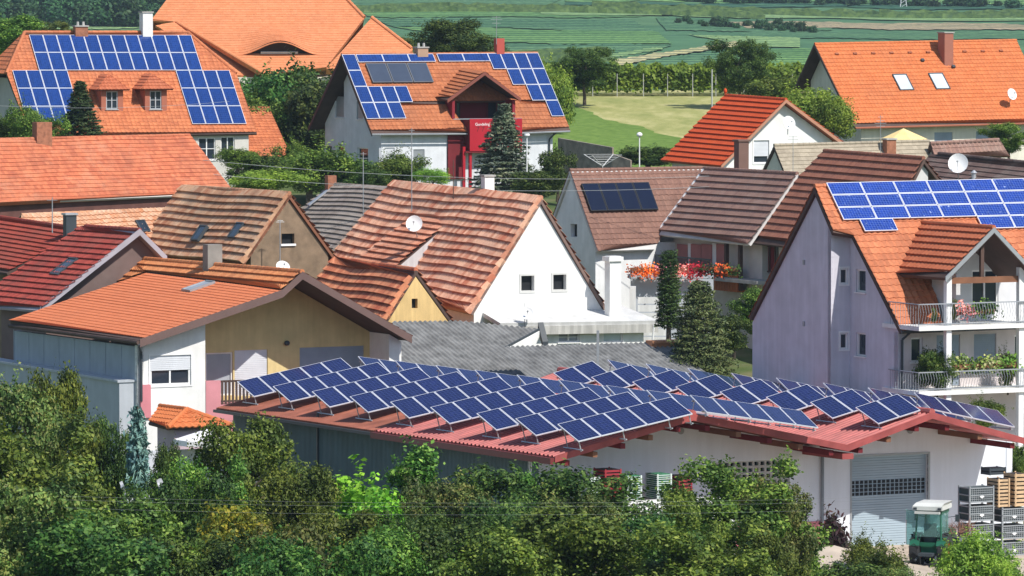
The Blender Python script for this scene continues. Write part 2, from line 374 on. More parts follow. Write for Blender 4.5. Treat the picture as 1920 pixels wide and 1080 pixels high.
def house(name, label, cat, A, D, B, E, az, tm, wm, E2=None, tk=None, edge=None, ovg=.4, ove=.5, zb=None, cutl=None, gwin=(), swin=(), thick=.16, back=True, group=None, ridge=True, frontpoly=None, RA=None, walls=True, backtiles=True):
    """gabled house; A,B ridge ends, E eave corner below A, in picture coordinates; az ridge azimuth"""
    h = H(); RA = RA or P(A[0], A[1], D); RB = onv(B[0], B[1], RA, az); EA = onv(E[0], E[1], RA, az-90); g = V(EA-RA); gh = V((g.x, g.y, 0))
    d = RB-RA; EB = EA+d
    if E2: GA = onv(E2[0], E2[1], RA, az-90)
    else: GA = RA - gh + V((0, 0, g.z))
    GB = GA+d; rd = V((d.x, d.y, 0)).normalized(); gd = gh.normalized()
    zb = zb if zb is not None else terr(*(RA+d/2).xy)-.6
    c = (RA+RB)/2; h.root = root = empty(name, (c.x, c.y, terr(c.x, c.y)), label, cat, group)
    h.F = Pl3(RA, RB, EA); h.G = Pl3(RA, RB, GA); h.RA, h.RB, h.EA, h.EB, h.GA, h.GB, h.rd, h.gd = RA, RB, EA, EB, GA, GB, rd, gd
    tk = tk or {}; mb = MB()
    pfs = [[h.F.uvp(q) for q in (RA, RB, EB, EA)]] if frontpoly is None else [h.F.poly(q) for q in frontpoly]
    for pf in pfs: tiles(mb, h.F, pf, **tk); slab(mb, h.F, pf, -thick, -.03, 1)
    pg = [h.G.uvp(q) for q in (RA, RB, GB, GA)]
    k2 = dict(tk); k2.pop('sag', None)
    tiles(mb, h.G, pg, **k2); slab(mb, h.G, pg, -thick, -.03, 1)
    if ridge: ridgecap(mb, RA, RB)
    h.roof = mb.build('roof', [tm, edge or WOODD], root)
    # walls
    t = thick+.03
    def under(p): # height of the underside at horizontal point p
        q = V((p.x, p.y, 0)); a = []
        for pl in (h.F, h.G): n = pl.n; a.append(pl.o.z - ((p.x-pl.o.x)*n.x+(p.y-pl.o.y)*n.y)/n.z - t/n.z)
        return min(a)
    wF = (gh.length-ove); w2 = V((GA-RA).xy).length-ove; h.under = under
    def pt(s, w, z=None):
        p = V((RA.x, RA.y, 0))+rd*s+gd*w; p.z = under(p) if z is None else z; return p
    L_ = V((d.x, d.y)).length; s0, s1 = ovg, L_-ovg
    def wallbetween(p, q, mid=None, holes=None, nm='wall', m=wm):
        dd = q-p; dd.z = 0; top = max(p.z, q.z, mid.z if mid else -99); pl = Pl(V((p.x, p.y, top)), dd, V((0, 0, -1)))
        prof = [pl.uvp(x) for x in ([p, mid, q] if mid else [p, q])]; hs = []
        for w in (holes or []): hs.append(pl.rect(*w[:4]))
        mbw = MB(); wall(mbw, pl, prof, top-zb, hs, .25); o = mbw.build(nm, m, root)
        for w, r in zip(holes or [], hs):
            k = dict(w[4]) if len(w) > 4 else {}
            if k.pop('open', 0): opening(root, pl, r)
            else: window(root, pl, r, **k)
        return pl
    # orient walls anticlockwise seen from above: outward normal = v x u -> u along direction with outside on the right-hand of... choose by test
    c0 = pt((s0+s1)/2, (wF-w2)/2, 0)
    def mk(p, q, mid, holes, nm):
        dd = q-p; n = V((0, 0, -1)).cross(V((dd.x, dd.y, 0)).normalized()); m_ = (p+q)/2
        if n.dot(V((m_.x-c0.x, m_.y-c0.y, 0))) < 0: p, q = q, p
        return wallbetween(p, q, mid, holes, nm)
    if walls:
        h.gw = mk(pt(s0, wF), pt(s0, -w2), pt(s0, 0), gwin, 'gable_wall')
        h.sw = mk(pt(s0+.252, wF), pt(s1-.252, wF), None, swin, 'wall')
        mk(pt(s1, wF), pt(s1, -w2), pt(s1, 0), None, 'gable_wall'); mk(pt(s0+.252, -w2), pt(s1-.252, -w2), None, None, 'wall')
    h.pt = pt; h.s0, h.s1, h.wF, h.w2 = s0, s1, wF, w2
    return h
def chimney(root, pl, x0, x1, ytop, ybase, m=None, deep=None, cap=True, az=27, pots=0, nm='chimney', capm=None):
    u, v = pl.uv((x0+x1)/2, ybase); p = pl.pt(u, v); sc = F/p.y; w = (x1-x0)/sc/1.25; deep = deep or w*.8
    zt = P((x0+x1)/2, ytop, p.y).z; b = MB(); hgt = zt-p.z
    b.cbox(p+V((0, 0, (hgt-1.2)/2)), w, deep, hgt+1.2, 0, az)
    o = b.build(nm, m or BRICK, root)
    if cap:
        c = MB(); c.cbox(p+V((0, 0, hgt+.045)), w+.12, deep+.12, .09, 0, az)
        for i in range(pots): c.tube(p+ad(az)*((i-(pots-1)/2)*.4)+V((0, 0, hgt+.09)), p+ad(az)*((i-(pots-1)/2)*.4)+V((0, 0, hgt+.35)), .1, .08, 8)
        c.build('chimney_cap', capm or CONC, o)
    return o
def skylight(root, pl, quad, glass=None, fr=None, nm='skylight', lift=0.0):
    pl = Pl(pl.o+pl.n*lift, pl.u, pl.v); c = [pl.uv(*q) for q in quad]; u0 = (c[0][0]+c[3][0])/2; u1 = (c[1][0]+c[2][0])/2; v0 = (c[0][1]+c[1][1])/2; v1 = (c[2][1]+c[3][1])/2
    if u1 < u0: u0, u1 = u1, u0
    f = MB(); w = .07
    f.pbox(pl, u0, v0, u1, v0+w, -.05, .13); f.pbox(pl, u0, v1-w, u1, v1, -.05, .11); f.pbox(pl, u0, v0+w, u0+w, v1-w, -.05, .12); f.pbox(pl, u1-w, v0+w, u1, v1-w, -.05, .12)
    o = f.build(nm, fr or DARKM, root); g = MB(); g.pbox(pl, u0+w, v0+w, u1-w, v1-w, .02, .09); g.build('pane', glass or GLASS, o); return o
def panelmesh(w, h, cells, frame, nu, nv, t=.045, fw=.035, name='solar_panel'):
    b = MB(); X, Y, Z = V((1, 0, 0)), V((0, 1, 0)), V((0, 0, 1)); g = .012
    b.box(V((g, -h+g, 0)), X*(w-2*g), Y*(h-2*g), Z*t, 0)
    z = Z*(t+.004); p = [V((g+fw, -h+g+fw, 0))+z, V((w-g-fw, -h+g+fw, 0))+z, V((w-g-fw, -g-fw, 0))+z, V((g+fw, -g-fw, 0))+z]
    b.face(p, 1, [(0, 0), (nu, 0), (nu, nv), (0, nv)])
    return b.mesh(name, [frame, cells])
def place(me, name, pl, u, v, hgt, parent, wu=None, wv=None, wn=None):
    o = child(name, me, parent); org = ORG[parent.name]
    uu, vv, nn = wu or pl.u, wv or -pl.v, wn or pl.n; p = (pl.pt(u, v, hgt) if pl else u) - org
    M = Matrix(((uu.x, vv.x, nn.x, p.x), (uu.y, vv.y, nn.y, p.y), (uu.z, vv.z, nn.z, p.z), (0, 0, 0, 1))); o.matrix_local = M; return o
def panelgrid(root, pl, org, w, h, cells, me, hgt=.1, name='solar_panel'):
    for c, r in cells: place(me, name, pl, org[0]+c*w, org[1]+r*h, hgt, root)
def dish(root, px, py, Dp, r, look=(.45, -.8, .35), polelen=.8, nm='satellite_dish', m=None, base=None):
    c = P(px, py, Dp); n = V(look).normalized(); a = n.orthogonal().normalized(); b_ = n.cross(a); b = MB(); b.smooth = True; N_ = 18; K = 4
    def q(i, k, back=0): rr = r*k/K; return c+(a*cos(2*pi*i/N_)+b_*sin(2*pi*i/N_))*rr + n*(.25*rr*rr/r - back)
    for back, fl in ((0, 0), (.02, 1)):
        for k in range(K):
            for i in range(N_):
                f = [q(i, k, back), q(i, k+1, back), q(i+1, k+1, back), q(i+1, k, back)]
                if k == 0: f = f[:3]
                b.face(f[::-1] if fl else f)
    o = b.build(nm, m or WHITEM, root); s = MB()
    down = c - n*.06; foot = base or (down - V((0, 0, polelen)))
    s.tube(down, V((down.x, down.y, down.z-.02)), .05, .05, 6); s.tube(V((down.x, down.y, down.z+.05)), foot, .025, .025, 6)
    tip = c+n*(r*.9)-b_*0; s.tube(c-V((0, 0, r*.95)), tip, .012, .012, 5); s.cbox(tip, .09, .09, .09)
    s.build('dish_mount', GREYM, o); return o
def mast(root, px, ytop, ybase, Dp, bars=(), r=.03, nm='antenna', m=None, az=0, bl=.5):
    p1 = P(px, ytop, Dp); p0 = P(px, ybase, Dp); b = MB(); b.tube(p0-V((0, 0, .3)), p1, r, r*.8, 6)
    for f, l in bars:
        q = p0.lerp(p1, f); b.tube(q-ad(az)*l*bl*1.0, q+ad(az)*l*(1-bl), .012, .012, 5)
    return b.build(nm, m or GREYM, root)
# ---------------------------------------------------------------- ground
TT = [(-300, 44), (0, 38), (40, 32), (90, 20.5), (130, 17), (160, 17.6), (195, 18.35), (215, 18.4), (240, 18.6), (262, 19.5), (300, 23), (340, 26.0), (365, 27.2), (385, 28.6), (440, 31.9), (465, 32.2), (560, 25.5), (760, 23.5), (900, 27.0), (1150, 33.4), (1400, 40.5), (1700, 62), (2200, 120), (4000, 340), (6500, 340)]
TX = np.array([t[0] for t in TT], float); TZ = np.array([t[1] for t in TT], float)
def terr(x, y):
    z = float(np.interp(y, TX, TZ))
    if y > 480: k = min(1, (y-480)/300); z += k*(1.6*sin(x*.011+1+y*.002)+1.0*sin(x*.029+y*.006)) + .00002*0
    z += 1.25*math.exp(-(((x-11.2)/3.4)**2+((y-199.6)/2.2)**2))
    return z
e27 = ad(27); ax = ad(117); fr = ad(-63); UP = V((0, 0, 1))
# ================================================================ terrain
def build_ground():
    xs = np.unique(np.concatenate([np.linspace(-60, 60, 81), np.linspace(-400, 400, 81), np.linspace(-3000, 3000, 31)]))
    ys = np.unique(np.concatenate([np.linspace(-300, 150, 46), np.linspace(150, 480, 166), np.linspace(480, 1700, 160), np.linspace(1700, 4000, 24)]))
    nx, ny = len(xs), len(ys); co = np.array([(x, y, terr(x, y) - (6 if 0 else 0)) for y in ys for x in xs], dtype=np.float32)
    me = bpy.data.meshes.new('ground'); me.vertices.add(nx*ny); me.vertices.foreach_set('co', co.ravel())
    i = np.arange(nx*ny).reshape(ny, nx); q = np.stack([i[:-1, :-1], i[:-1, 1:], i[1:, 1:], i[1:, :-1]], -1).reshape(-1, 4)
    me.loops.add(q.size); me.loops.foreach_set('vertex_index', q.ravel().astype(np.int32)); me.polygons.add(len(q))
    me.polygons.foreach_set('loop_start', (np.arange(len(q))*4).astype(np.int32)); me.polygons.foreach_set('loop_total', np.full(len(q), 4, np.int32)); me.polygons.foreach_set('use_smooth', np.ones(len(q), bool))
    me.update(calc_edges=True)
    m, N, L, B = newmat('ground_cover'); g = N.new('ShaderNodeNewGeometry').outputs['Position']; sp = N.new('ShaderNodeSeparateXYZ'); L.new(g, sp.inputs[0]); y = sp.outputs[1]
    n1 = noise(N, L, g, .35, 6); near = ramp(N, [(.3, (.05, .085, .025)), (.5, (.09, .12, .04)), (.7, (.16, .15, .08))]); L.new(n1.outputs[0], near.inputs[0])
    # mown meadow behind the houses
    mp = N.new('ShaderNodeMapping'); mp.inputs['Scale'].default_value = (.10, .035, 0); mp.inputs['Rotation'].default_value = (0, 0, .5); L.new(g, mp.inputs[0])
    n2 = noise(N, L, mp.outputs[0], 3.5, 8, .65); mead = ramp(N, [(.30, (.20, .23, .07)), (.5, (.31, .31, .115)), (.66, (.46, .42, .20))]); L.new(n2.outputs[0], mead.inputs[0])
    n2b = noise(N, L, g, .06, 3); edge = mth(N, L, 'ADD', mth(N, L, 'MULTIPLY', sp.outputs[0], -.9), mth(N, L, 'MULTIPLY', n2b.outputs[0], 6))
    isg = mth(N, L, 'GREATER_THAN', mth(N, L, 'ADD', edge, mth(N, L, 'MULTIPLY', mth(N, L, 'SUBTRACT', 412.0, y), .22)), -5.5)
    isg2 = mth(N, L, 'LESS_THAN', y, 393.0); isg = mth(N, L, 'MAXIMUM', isg, isg2)
    n3 = noise(N, L, g, 1.5, 4); gr = ramp(N, [(.3, (.09, .16, .03)), (.7, (.17, .26, .06))]); L.new(n3.outputs[0], gr.inputs[0])
    mead2 = mixc(N, L, isg, mead.outputs[0], gr.outputs[0])
    # far fields
    mp2 = N.new('ShaderNodeMapping'); mp2.inputs['Scale'].default_value = (.012, .006, 0); mp2.inputs['Rotation'].default_value = (0, 0, .12); L.new(g, mp2.inputs[0])
    vo = N.new('ShaderNodeTexVoronoi'); vo.inputs['Scale'].default_value = 1.2; L.new(mp2.outputs[0], vo.inputs[0]); sv = N.new('ShaderNodeSeparateColor'); L.new(vo.outputs['Color'], sv.inputs[0])
    far = ramp(N, [(0, (.07, .16, .085)), (.5, (.08, .17, .09)), (.8, (.09, .18, .09)), (1, (.11, .20, .095))]); L.new(sv.outputs[0], far.inputs[0])
    n4 = noise(N, L, g, .05, 6, .7); r4 = ramp(N, [(.3, (.65, .7, .7)), (.7, (1.25, 1.2, 1.1))]); L.new(n4.outputs[0], r4.inputs[0]); farc = mixc(N, L, 1.0, far.outputs[0], r4.outputs[0], 'MULTIPLY')
    c = mixc(N, L, mth(N, L, 'GREATER_THAN', y, 378.0), near.outputs[0], mead2); c = mixc(N, L, mth(N, L, 'GREATER_THAN', y, 470.0), c, farc)
    L.new(c, B.inputs['Base Color']); B.inputs['Roughness'].default_value = .95; B.inputs['Specular IOR Level'].default_value = .1
    bump(N, L, B, noise(N, L, g, 4, 4).outputs[0], .4, .1)
    me.materials.append(m); o = bpy.data.objects.new('ground', me); S.collection.objects.link(o); tag(o, kind='structure')
build_ground()
def drape(name, pts, w, m, dz=.03, kind='structure'):
    """a strip of width w along pts, laid on the terrain"""
    b = MB(); out = []
    P_ = []
    for a, c in zip(pts[:-1], pts[1:]):
        n = max(2, int(math.hypot(c[0]-a[0], c[1]-a[1])/2.5))
        for i in range(n): P_.append((a[0]+(c[0]-a[0])*i/n, a[1]+(c[1]-a[1])*i/n))
    P_.append(pts[-1])
    for i, p in enumerate(P_):
        q = P_[min(i+1, len(P_)-1)]; r = P_[max(i-1, 0)]; d = V((q[0]-r[0], q[1]-r[1])).normalized(); nrm = V((-d.y, d.x))
        out.append([V((p[0]+nrm.x*w*f, p[1]+nrm.y*w*f, terr(p[0]+nrm.x*w*f, p[1]+nrm.y*w*f)+dz)) for f in (-.5, -.25, 0, .25, .5)])
    for a, c in zip(out[:-1], out[1:]):
        for k in range(4): b.face([a[k], a[k+1], c[k+1], c[k]])
    return b.build(name, m, kind=kind)
def gterr(px, py, lo=520, hi=3500):
    d = ray(px, py); Y = lo
    while Y < hi:
        p = CAM+d*(Y/d.y)
        if p.z < terr(p.x, p.y): break
        Y += 6
    return V((p.x, p.y, terr(p.x, p.y)))
def fieldmat(name, c, c2, st=(.004, .05), dens=.8):
    m, N, L, B = newmat(name); g = N.new('ShaderNodeNewGeometry').outputs['Position']; mp = N.new('ShaderNodeMapping'); mp.inputs['Scale'].default_value = (st[0], st[1], 0); mp.inputs['Rotation'].default_value = (0, 0, .06); L.new(g, mp.inputs[0])
    n1 = noise(N, L, mp.outputs[0], 1, 6, .7); r = ramp(N, [(.35, c), (.62, c2)]); L.new(n1.outputs[0], r.inputs[0]); n2 = noise(N, L, g, dens, 3, .7); r2 = ramp(N, [(.35, (.45, .52, .6)), (.65, (1.5, 1.42, 1.3))]); L.new(n2.outputs[0], r2.inputs[0])
    wv = N.new('ShaderNodeTexWave'); wv.bands_direction = 'Y'; wv.inputs['Scale'].default_value = .028; wv.inputs['Distortion'].default_value = 3.5; wv.inputs['Detail'].default_value = 3; wv.inputs['Detail Scale'].default_value = .4
    mw_ = N.new('ShaderNodeMapping'); mw_.inputs['Rotation'].default_value = (0, 0, .22); L.new(g, mw_.inputs[0]); L.new(mw_.outputs[0], wv.inputs['Vector']); r3 = ramp(N, [(.2, (.62, .68, .72)), (.7, (1.3, 1.28, 1.15))]); L.new(wv.outputs[0], r3.inputs[0])
    L.new(mixc(N, L, 1.0, mixc(N, L, 1.0, r.outputs[0], r2.outputs[0], 'MULTIPLY'), r3.outputs[0], 'MULTIPLY'), B.inputs['Base Color']); B.inputs['Roughness'].default_value = .95; B.inputs['Specular IOR Level'].default_value = .05; return m
rfx = random.Random(21)
def field(q, m, dz=.2, nx=46, ny=5, name='field'):
    b = MB(); g_ = [[None]*(nx+1) for _ in range(ny+1)]
    for j in range(ny+1):
        for i in range(nx+1):
            s_, t_ = i/nx, j/ny; x = (q[0][0]*(1-s_)+q[1][0]*s_)*(1-t_)+(q[3][0]*(1-s_)+q[2][0]*s_)*t_; y = (q[0][1]*(1-s_)+q[1][1]*s_)*(1-t_)+(q[3][1]*(1-s_)+q[2][1]*s_)*t_+1.2*sin(x*.02+j)+rfx.uniform(-.55, .55)
            p = gterr(x, y); g_[j][i] = p+UP*dz
    for j in range(ny):
        for i in range(nx): b.face([g_[j+1][i], g_[j+1][i+1], g_[j][i+1], g_[j][i]])
    return b.build(name, m, kind='structure')
FA = fieldmat('field_vines_blue', (.05, .12, .07), (.095, .185, .10)); FB = fieldmat('field_vines_green', (.07, .155, .065), (.13, .24, .09)); FC = fieldmat('field_light_grass', (.13, .22, .10), (.20, .30, .14)); FD = fieldmat('field_brownish', (.22, .20, .13), (.34, .27, .19)); FE = fieldmat('field_track_straw', (.28, .28, .15), (.40, .36, .22)); FG_ = fieldmat('field_dark', (.03, .08, .055), (.05, .12, .08))
field([(640, -6), (1060, -4), (1010, 22), (655, 14)], FA, .2); field([(655, 16), (1010, 24), (1230, 34), (690, 34)], FB, .2)
field([(690, 36), (1180, 38), (1230, 62), (730, 50)], FA, .2); field([(735, 52), (1235, 62), (1260, 86), (900, 82)], FB, .2); field([(905, 84), (1260, 87), (1180, 112), (1000, 122)], FA, .2)
field([(1060, -6), (1960, -6), (1960, 12), (1060, 4)], FB, .2); field([(1060, 6), (1960, 14), (1960, 22), (1060, 10)], FG_, .25); field([(1010, 24), (1960, 36), (1960, 44), (1015, 29)], FC, .28)
field([(1230, 36), (1560, 40), (1560, 60), (1250, 60)], FA, .2); field([(1360, 42), (1960, 48), (1960, 60), (1400, 54)], FD, .25); field([(1400, 62), (1960, 62), (1960, 76), (1380, 74)], FA, .2)
field([(1290, 66), (1500, 74), (1500, 92), (1380, 86)], FC, .22); field([(1380, 98), (1520, 94), (1520, 128), (1330, 134)], FB, .2); field([(1200, 118), (1370, 92), (1380, 128), (1180, 134)], FA, .2)
field([(1150, 118), (1380, 80), (1384, 88), (1160, 127)], FE, .35); field([(1130, 108), (1240, 92), (1250, 96), (1140, 114)], FC, .3)
field([(0, -4), (300, -4), (300, 30), (0, 26)], FG_, .2); field([(0, 30), (330, 30), (330, 56), (0, 56)], FC, .2)
PAVE = mat('pale_yard_concrete', (.50, .42, .34), var=.2, scale=.8, bs=8)
DIRT = mat('farm_track', (.42, .34, .22), var=.3, scale=.3)
drape('yard', [(-4, 198.2), (40, 214)], 17, PAVE, .03)
def gp(px, py, Y): p = P(px, py, Y); return (p.x, p.y)
# ================================================================ barn with the solar racks
C0 = P(1040, 857, 200)
pk1 = onv(1300, 778, C0, 27); va = onv(1590, 836, C0, 27); pk2 = onv(1748, 775, C0, 27); re = onv(1932, 826, C0, 27)
off = onv(405, 765, C0, 117) - C0; BL = V((off.x, off.y, 0)).length; rho = off/off.length
ob = off
broot = empty('farm_hall', (C0+off/2+e27*10).to_tuple(), 'long farm hall with twin red sheet roofs carrying tilted rows of solar panels', 'barn'); broot.location.z = 18.4; ORG[broot.name] = broot.location.copy()
pls = {}
rm = MB(); rp = MB()
for k, (a, b_) in enumerate(((pk1, C0), (pk1, va), (pk2, va), (pk2, re))):
    pl = Pl3(a, a+ob, b_); pls[k] = pl; quad = [pl.uvp(q) for q in (a, a+ob, b_+ob, b_)]
    if k == 0:
        t = .50
        q1 = [pl.uvp(q) for q in (a, a+ob*t, b_+ob*t, b_)]; ex = ad(207)*.25
        q2 = [pl.uvp(q) for q in (a+ob*t, a+ob, b_+ob, b_+ob*t)]
        ribs(rm, pl, q1, .34, .06, 0); slab(rm, pl, q1, -.14, -.01, 0); ribs(rp, pl, q2, .18, .03, 0, True); slab(rp, pl, q2, -.10, -.01, 0)
    else: ribs(rm, pl, quad, .34, .06, 0); slab(rm, pl, quad, -.14, -.01, 0)
roofo = rm.build('roof', [REDM], broot); rp.build('roof', [BRNM], broot, label='older brown corrugated roof section')
# ridge capping, verge boards, gutters
for a in (pk1, pk2):
    b = MB(); b.tube(a+UP*.05, a+ob+UP*.05, .14, .14, 8); b.build('ridge_cap', REDM, roofo)
MROOF = mat('verge_red', (.34, .075, .07), rough=.6, var=.3)
for a, c in ((C0, pk1), (pk1, va), (va, pk2), (pk2, re)):
    b = MB(); d = c-a; b.box(a-UP*.21+fr*.03, d, UP*.25, -fr*.05); b.build('verge_board', MROOF, broot)
g = MB(); g.box(C0+ad(207)*.02-UP*.28, off*.5, ad(207)*.16, UP*.24); g.build('gutter', mat('gutter_red', (.16, .03, .03), rough=.4), broot)
g = MB(); g.box(C0+off*.5+ad(207)*.02-UP*.18, off*.5, ad(207)*.12, UP*.12); g.build('gutter', DARKM, broot)
g = MB(); g.box(va-e27*.25-UP*.52, off, e27*.5, UP*.22); g.build('valley_gutter', MROOF, broot)
# purlins under the front overhang
OV = 3.1
for a, c, n in ((C0, pk1, 5), (va, pk1, 5), (va, pk2, 3), (re, pk2, 3)):
    for i in range(n):
        q = a.lerp(c, (i+.5)/n); b = MB(); b.box(q+UP*-.50+fr*-.12-e27*.1, e27*.2, -fr*(OV-.1), UP*.2); b.build('purlin', WOODM if i % 2 else DARKRED, broot)
# walls
iw = C0 - fr*OV; ztop = max(pk1.z, pk2.z)
wfp = Pl(V((iw.x, iw.y, ztop)), e27, V((0, 0, -1)))      # front wall plane
def bu(p): return (V((p.x, p.y, 0))-V((C0.x, C0.y, 0))).dot(e27)
def roofz(u):  # underside height along the front at u
    pts = [(bu(C0), C0.z), (bu(pk1), pk1.z), (bu(va), va.z), (bu(pk2), pk2.z), (bu(re), re.z)]
    return float(np.interp(u, [p[0] for p in pts], [p[1] for p in pts])) + off.z/BL*OV - .18
uL = .62; uR = wfp.rect(1886, 830, 1887, 840)[0]
us = [uL, bu(pk1), bu(va), bu(pk2), uR]; prof = [(u, ztop-roofz(u)) for u in us]
door = wfp.rect(1597, 854, 1740, 1047); vent = wfp.rect(1335, 864, 1481, 935)
mw = MB(); BARNW = mat('barn_white_render', (.74, .78, .84), streak=.05, var=.07, scale=.5)  # white render, the blue of its skylit shade mixed into the colour
wall(mw, wfp, prof, ztop-17.6, [door, vent], .3); mw.build('front_wall', BARNW, broot)
pk = MB(); gz = ztop-18.4
pk.pbox(wfp, uL, gz-1.15, door[0]-.9, gz+.3, 0, .03); pk.build('plinth', PINK, broot)
# roller door
d0 = MB(); n = 42; u0, v0, u1, v1 = door; hh = (v1-v0)/n
for i in range(n): d0.pbox(wfp, u0, v0+i*hh, u1, v0+(i+1)*hh-.012, -.22, -.17-.01*(i % 2))
d0.pbox(wfp, u0, v0, u1, v1, -.26, -.23)
DOORM = mat('blue_grey_roller_door', (.36, .45, .52), rough=.5, var=.06, bmp=0)
dd = d0.build('roller_door', DOORM, broot)
w = MB()
for i in range(17):
    for j in range(4): ua = u0+.04+(u1-u0-.08)*i/17; w.pbox(wfp, ua+.03, v0+.97+j*.155, ua+(u1-u0-.08)/17-.03, v0+1.09+j*.155, -.18, -.155)
w.build('vent_slot', BLACK, dd)
f = MB(); f.pbox(wfp, u0-.08, v0-.08, u1+.08, v0, -.1, .02); f.pbox(wfp, u0-.08, v0, u0, v1, -.1, .02); f.pbox(wfp, u1, v0, u1+.08, v1, -.1, .02); f.build('door_frame', GREYM, dd)
# ventilation block panel
v_ = MB(); a, b0, c_, d_ = vent; v_.pbox(wfp, a, b0, c_, d_, -.3, -.26); bk = v_.build('vent_panel', BLACK, broot)
v_ = MB(); nx = 13; ny = 6; sx = (c_-a)/nx; sy = (d_-b0)/ny
for i in range(nx+1): v_.pbox(wfp, a+i*sx-.045 if i else a, b0, min(a+i*sx+.045, c_), d_, -.2, -.05)
for j in range(ny+1): v_.pbox(wfp, a, max(b0, b0+j*sy-.05), c_, min(d_, b0+j*sy+.05), -.19, -.052)
v_.build('vent_grille', mat('grille_concrete', (.50, .50, .49)), bk)
for px in ((1197, 828-20), (1707, 805)):   # round wall vents near the gable peaks
    pass
for cx, cy in ((1276, 808), (1706, 807)):
    u, v = wfp.uv(cx, cy); b = MB(); b.tube(wfp.pt(u, v, 0), wfp.pt(u, v, .06), .13, .13, 12); b.tube(wfp.pt(u, v, .06), wfp.pt(u, v, .08), .09, .09, 12); b.build('round_vent', GREYM, broot)
# downpipe at the valley, teal side wall with ribs
u, v = wfp.uv(1540, 850); b = MB(); b.tube(wfp.pt(u, v, .09), wfp.pt(u, gz+.2, .09), .065, .065, 8); b.build('downpipe', mat('pipe_grey', (.22, .25, .28)), broot)
sp0 = V((C0.x, C0.y, 0))-fr*OV+e27*.64; zt = C0.z-.2
sw_ = MB(); wl = BL-OV-.4; n = int(wl/.12)
spl = Pl(V((sp0.x, sp0.y, zt)) + ax*wl, fr, V((0, 0, -1)))
wall(sw_, spl, [(0, -off.z*.98), (wl, 0)], zt-17.6, [], .28)
for i in range(n):
    x = i*.12; zz = -off.z*.98*(1-x/wl)
    sw_.pbox(spl, x, zz+.02, x+.06, zt-17.6, 0, .02)
sw_.build('side_wall', TEAL, broot)
q = spl.uv(598, 850)[0]; b = MB(); b.pbox(spl, q-.06, -.3, q+.06, 6, .02, .10); b.build('downpipe', DARKM, broot)
bk_ = MB(); bp = V((sp0.x, sp0.y, 0))+ax*wl; ur = uR-.14
bpl = Pl(V((bp.x, bp.y, ztop))+e27*(ur), -e27, V((0, 0, -1)))
wall(bk_, bpl, [(0, ztop-re.z+.5), (ur-bu(pk2), ztop-pk2.z+.4), (ur-bu(va), ztop-va.z+.4), (ur-bu(pk1), ztop-pk1.z+.4), (ur, ztop-C0.z+.3)], ztop-17.6, [], .3); bk_.build('back_wall', CONC, broot)
rw = MB(); rpl = Pl(V((sp0.x, sp0.y, re.z-.2))+e27*(ur), ax, V((0, 0, -1))); wall(rw, rpl, [(0.3, 0), (wl-.3, 0)], re.z-.2-17.6, [], .28); rw.build('side_wall', BARNW, broot)
# solar racks: rows run up the slope, each row tilted to the front
PW, PH, TILT = 1.0, 1.62, R(21)
def rack(pl, u_axis_low, upoint, npan, dirn, base_h=.14, pw=PW):
    """upoint: low front corner of the row on the roof; dirn: unit vector along the row; faces the front"""
    nrm = pl.n; lift = .05*npan*(1 if dirn.z > 0 else 0); top_n = nrm*.052
    dirn = (dirn-top_n).normalized() if dirn.z > 0 else (dirn+top_n).normalized()
    back = (-fr); back = (back - nrm*back.dot(nrm)).normalized()       # towards the back within the roof plane
    up = (back*cos(TILT)+nrm*sin(TILT)); nn = dirn.cross(up).normalized()
    rk = MB(); o0 = upoint+nrm*(base_h+lift)
    for t in (.2, .8):
        c = o0+up*(PH*t); rk.box(c-nn*.10-up*.02, dirn*(npan*pw), up*.05, nn*.05)
    for i in range(npan+1):
        if i % 2 == 0 or i == npan or i == 0:
            x = dirn*min(max(i*pw, .1), npan*pw-.1)
            rk.tube(o0+x+up*(PH*.8)-nn*.05, upoint+x+back*(PH*cos(TILT)*.8), .025, .025, 5)
            rk.tube(o0+x+up*(PH*.1)-nn*.05, upoint+x+back*(PH*.1), .025, .025, 5)
            rk.tube(upoint+x+nrm*.07, upoint+x+back*PH*.95+nrm*.07, .03, .03, 5)
    r = rk.build('panel_rack', ZINC, broot)
    for i in range(npan):
        me = PAN[pw]; p = o0+dirn*(i*pw)+up*PH
        place(me, 'solar_panel', None, p, None, 0, r, dirn, up, nn)
PAN = {1.0: panelmesh(1.0, PH, CELLD, SILVER, 6, 10, fw=.028)}
def solve_t(base, px, hgt):   # distance back along the hall so that the point shows at px
    lo, hi = -2.0, BL+3
    for _ in range(50):
        m_ = (lo+hi)/2
        if proj(base+rho*m_+UP*hgt)[0] > px: lo = m_
        else: hi = m_
    return lo
d1 = (pk1-C0).normalized(); W1 = (pk1-C0).length; s1 = W1-5.1
for px in (1089, 1009, 935, 847, 771, 694, 622, 548, 480):
    b0 = C0+d1*(s1-.2); t = solve_t(b0, px, .14); rack(pls[0], 0, b0+rho*t, 5, d1)
    # matching row on the far slope
    d2 = (va-pk1).normalized(); b1 = pk1+d2*.18; rack(pls[1], 0, b1+rho*t, 5, d2)
d3 = (pk2-va).normalized(); W3 = (pk2-va).length; d4 = (re-pk2).normalized()
for px in (1650, 1564, 1480, 1392, 1308, 1226, 1148, 1076):
    b0 = pk2-d3*2.2; t = solve_t(b0, px, .14); rack(pls[2], 0, b0+rho*t, 2, d3)
    b1 = pk2+d4*.12; rack(pls[3], 0, b1+rho*t, 4, d4)
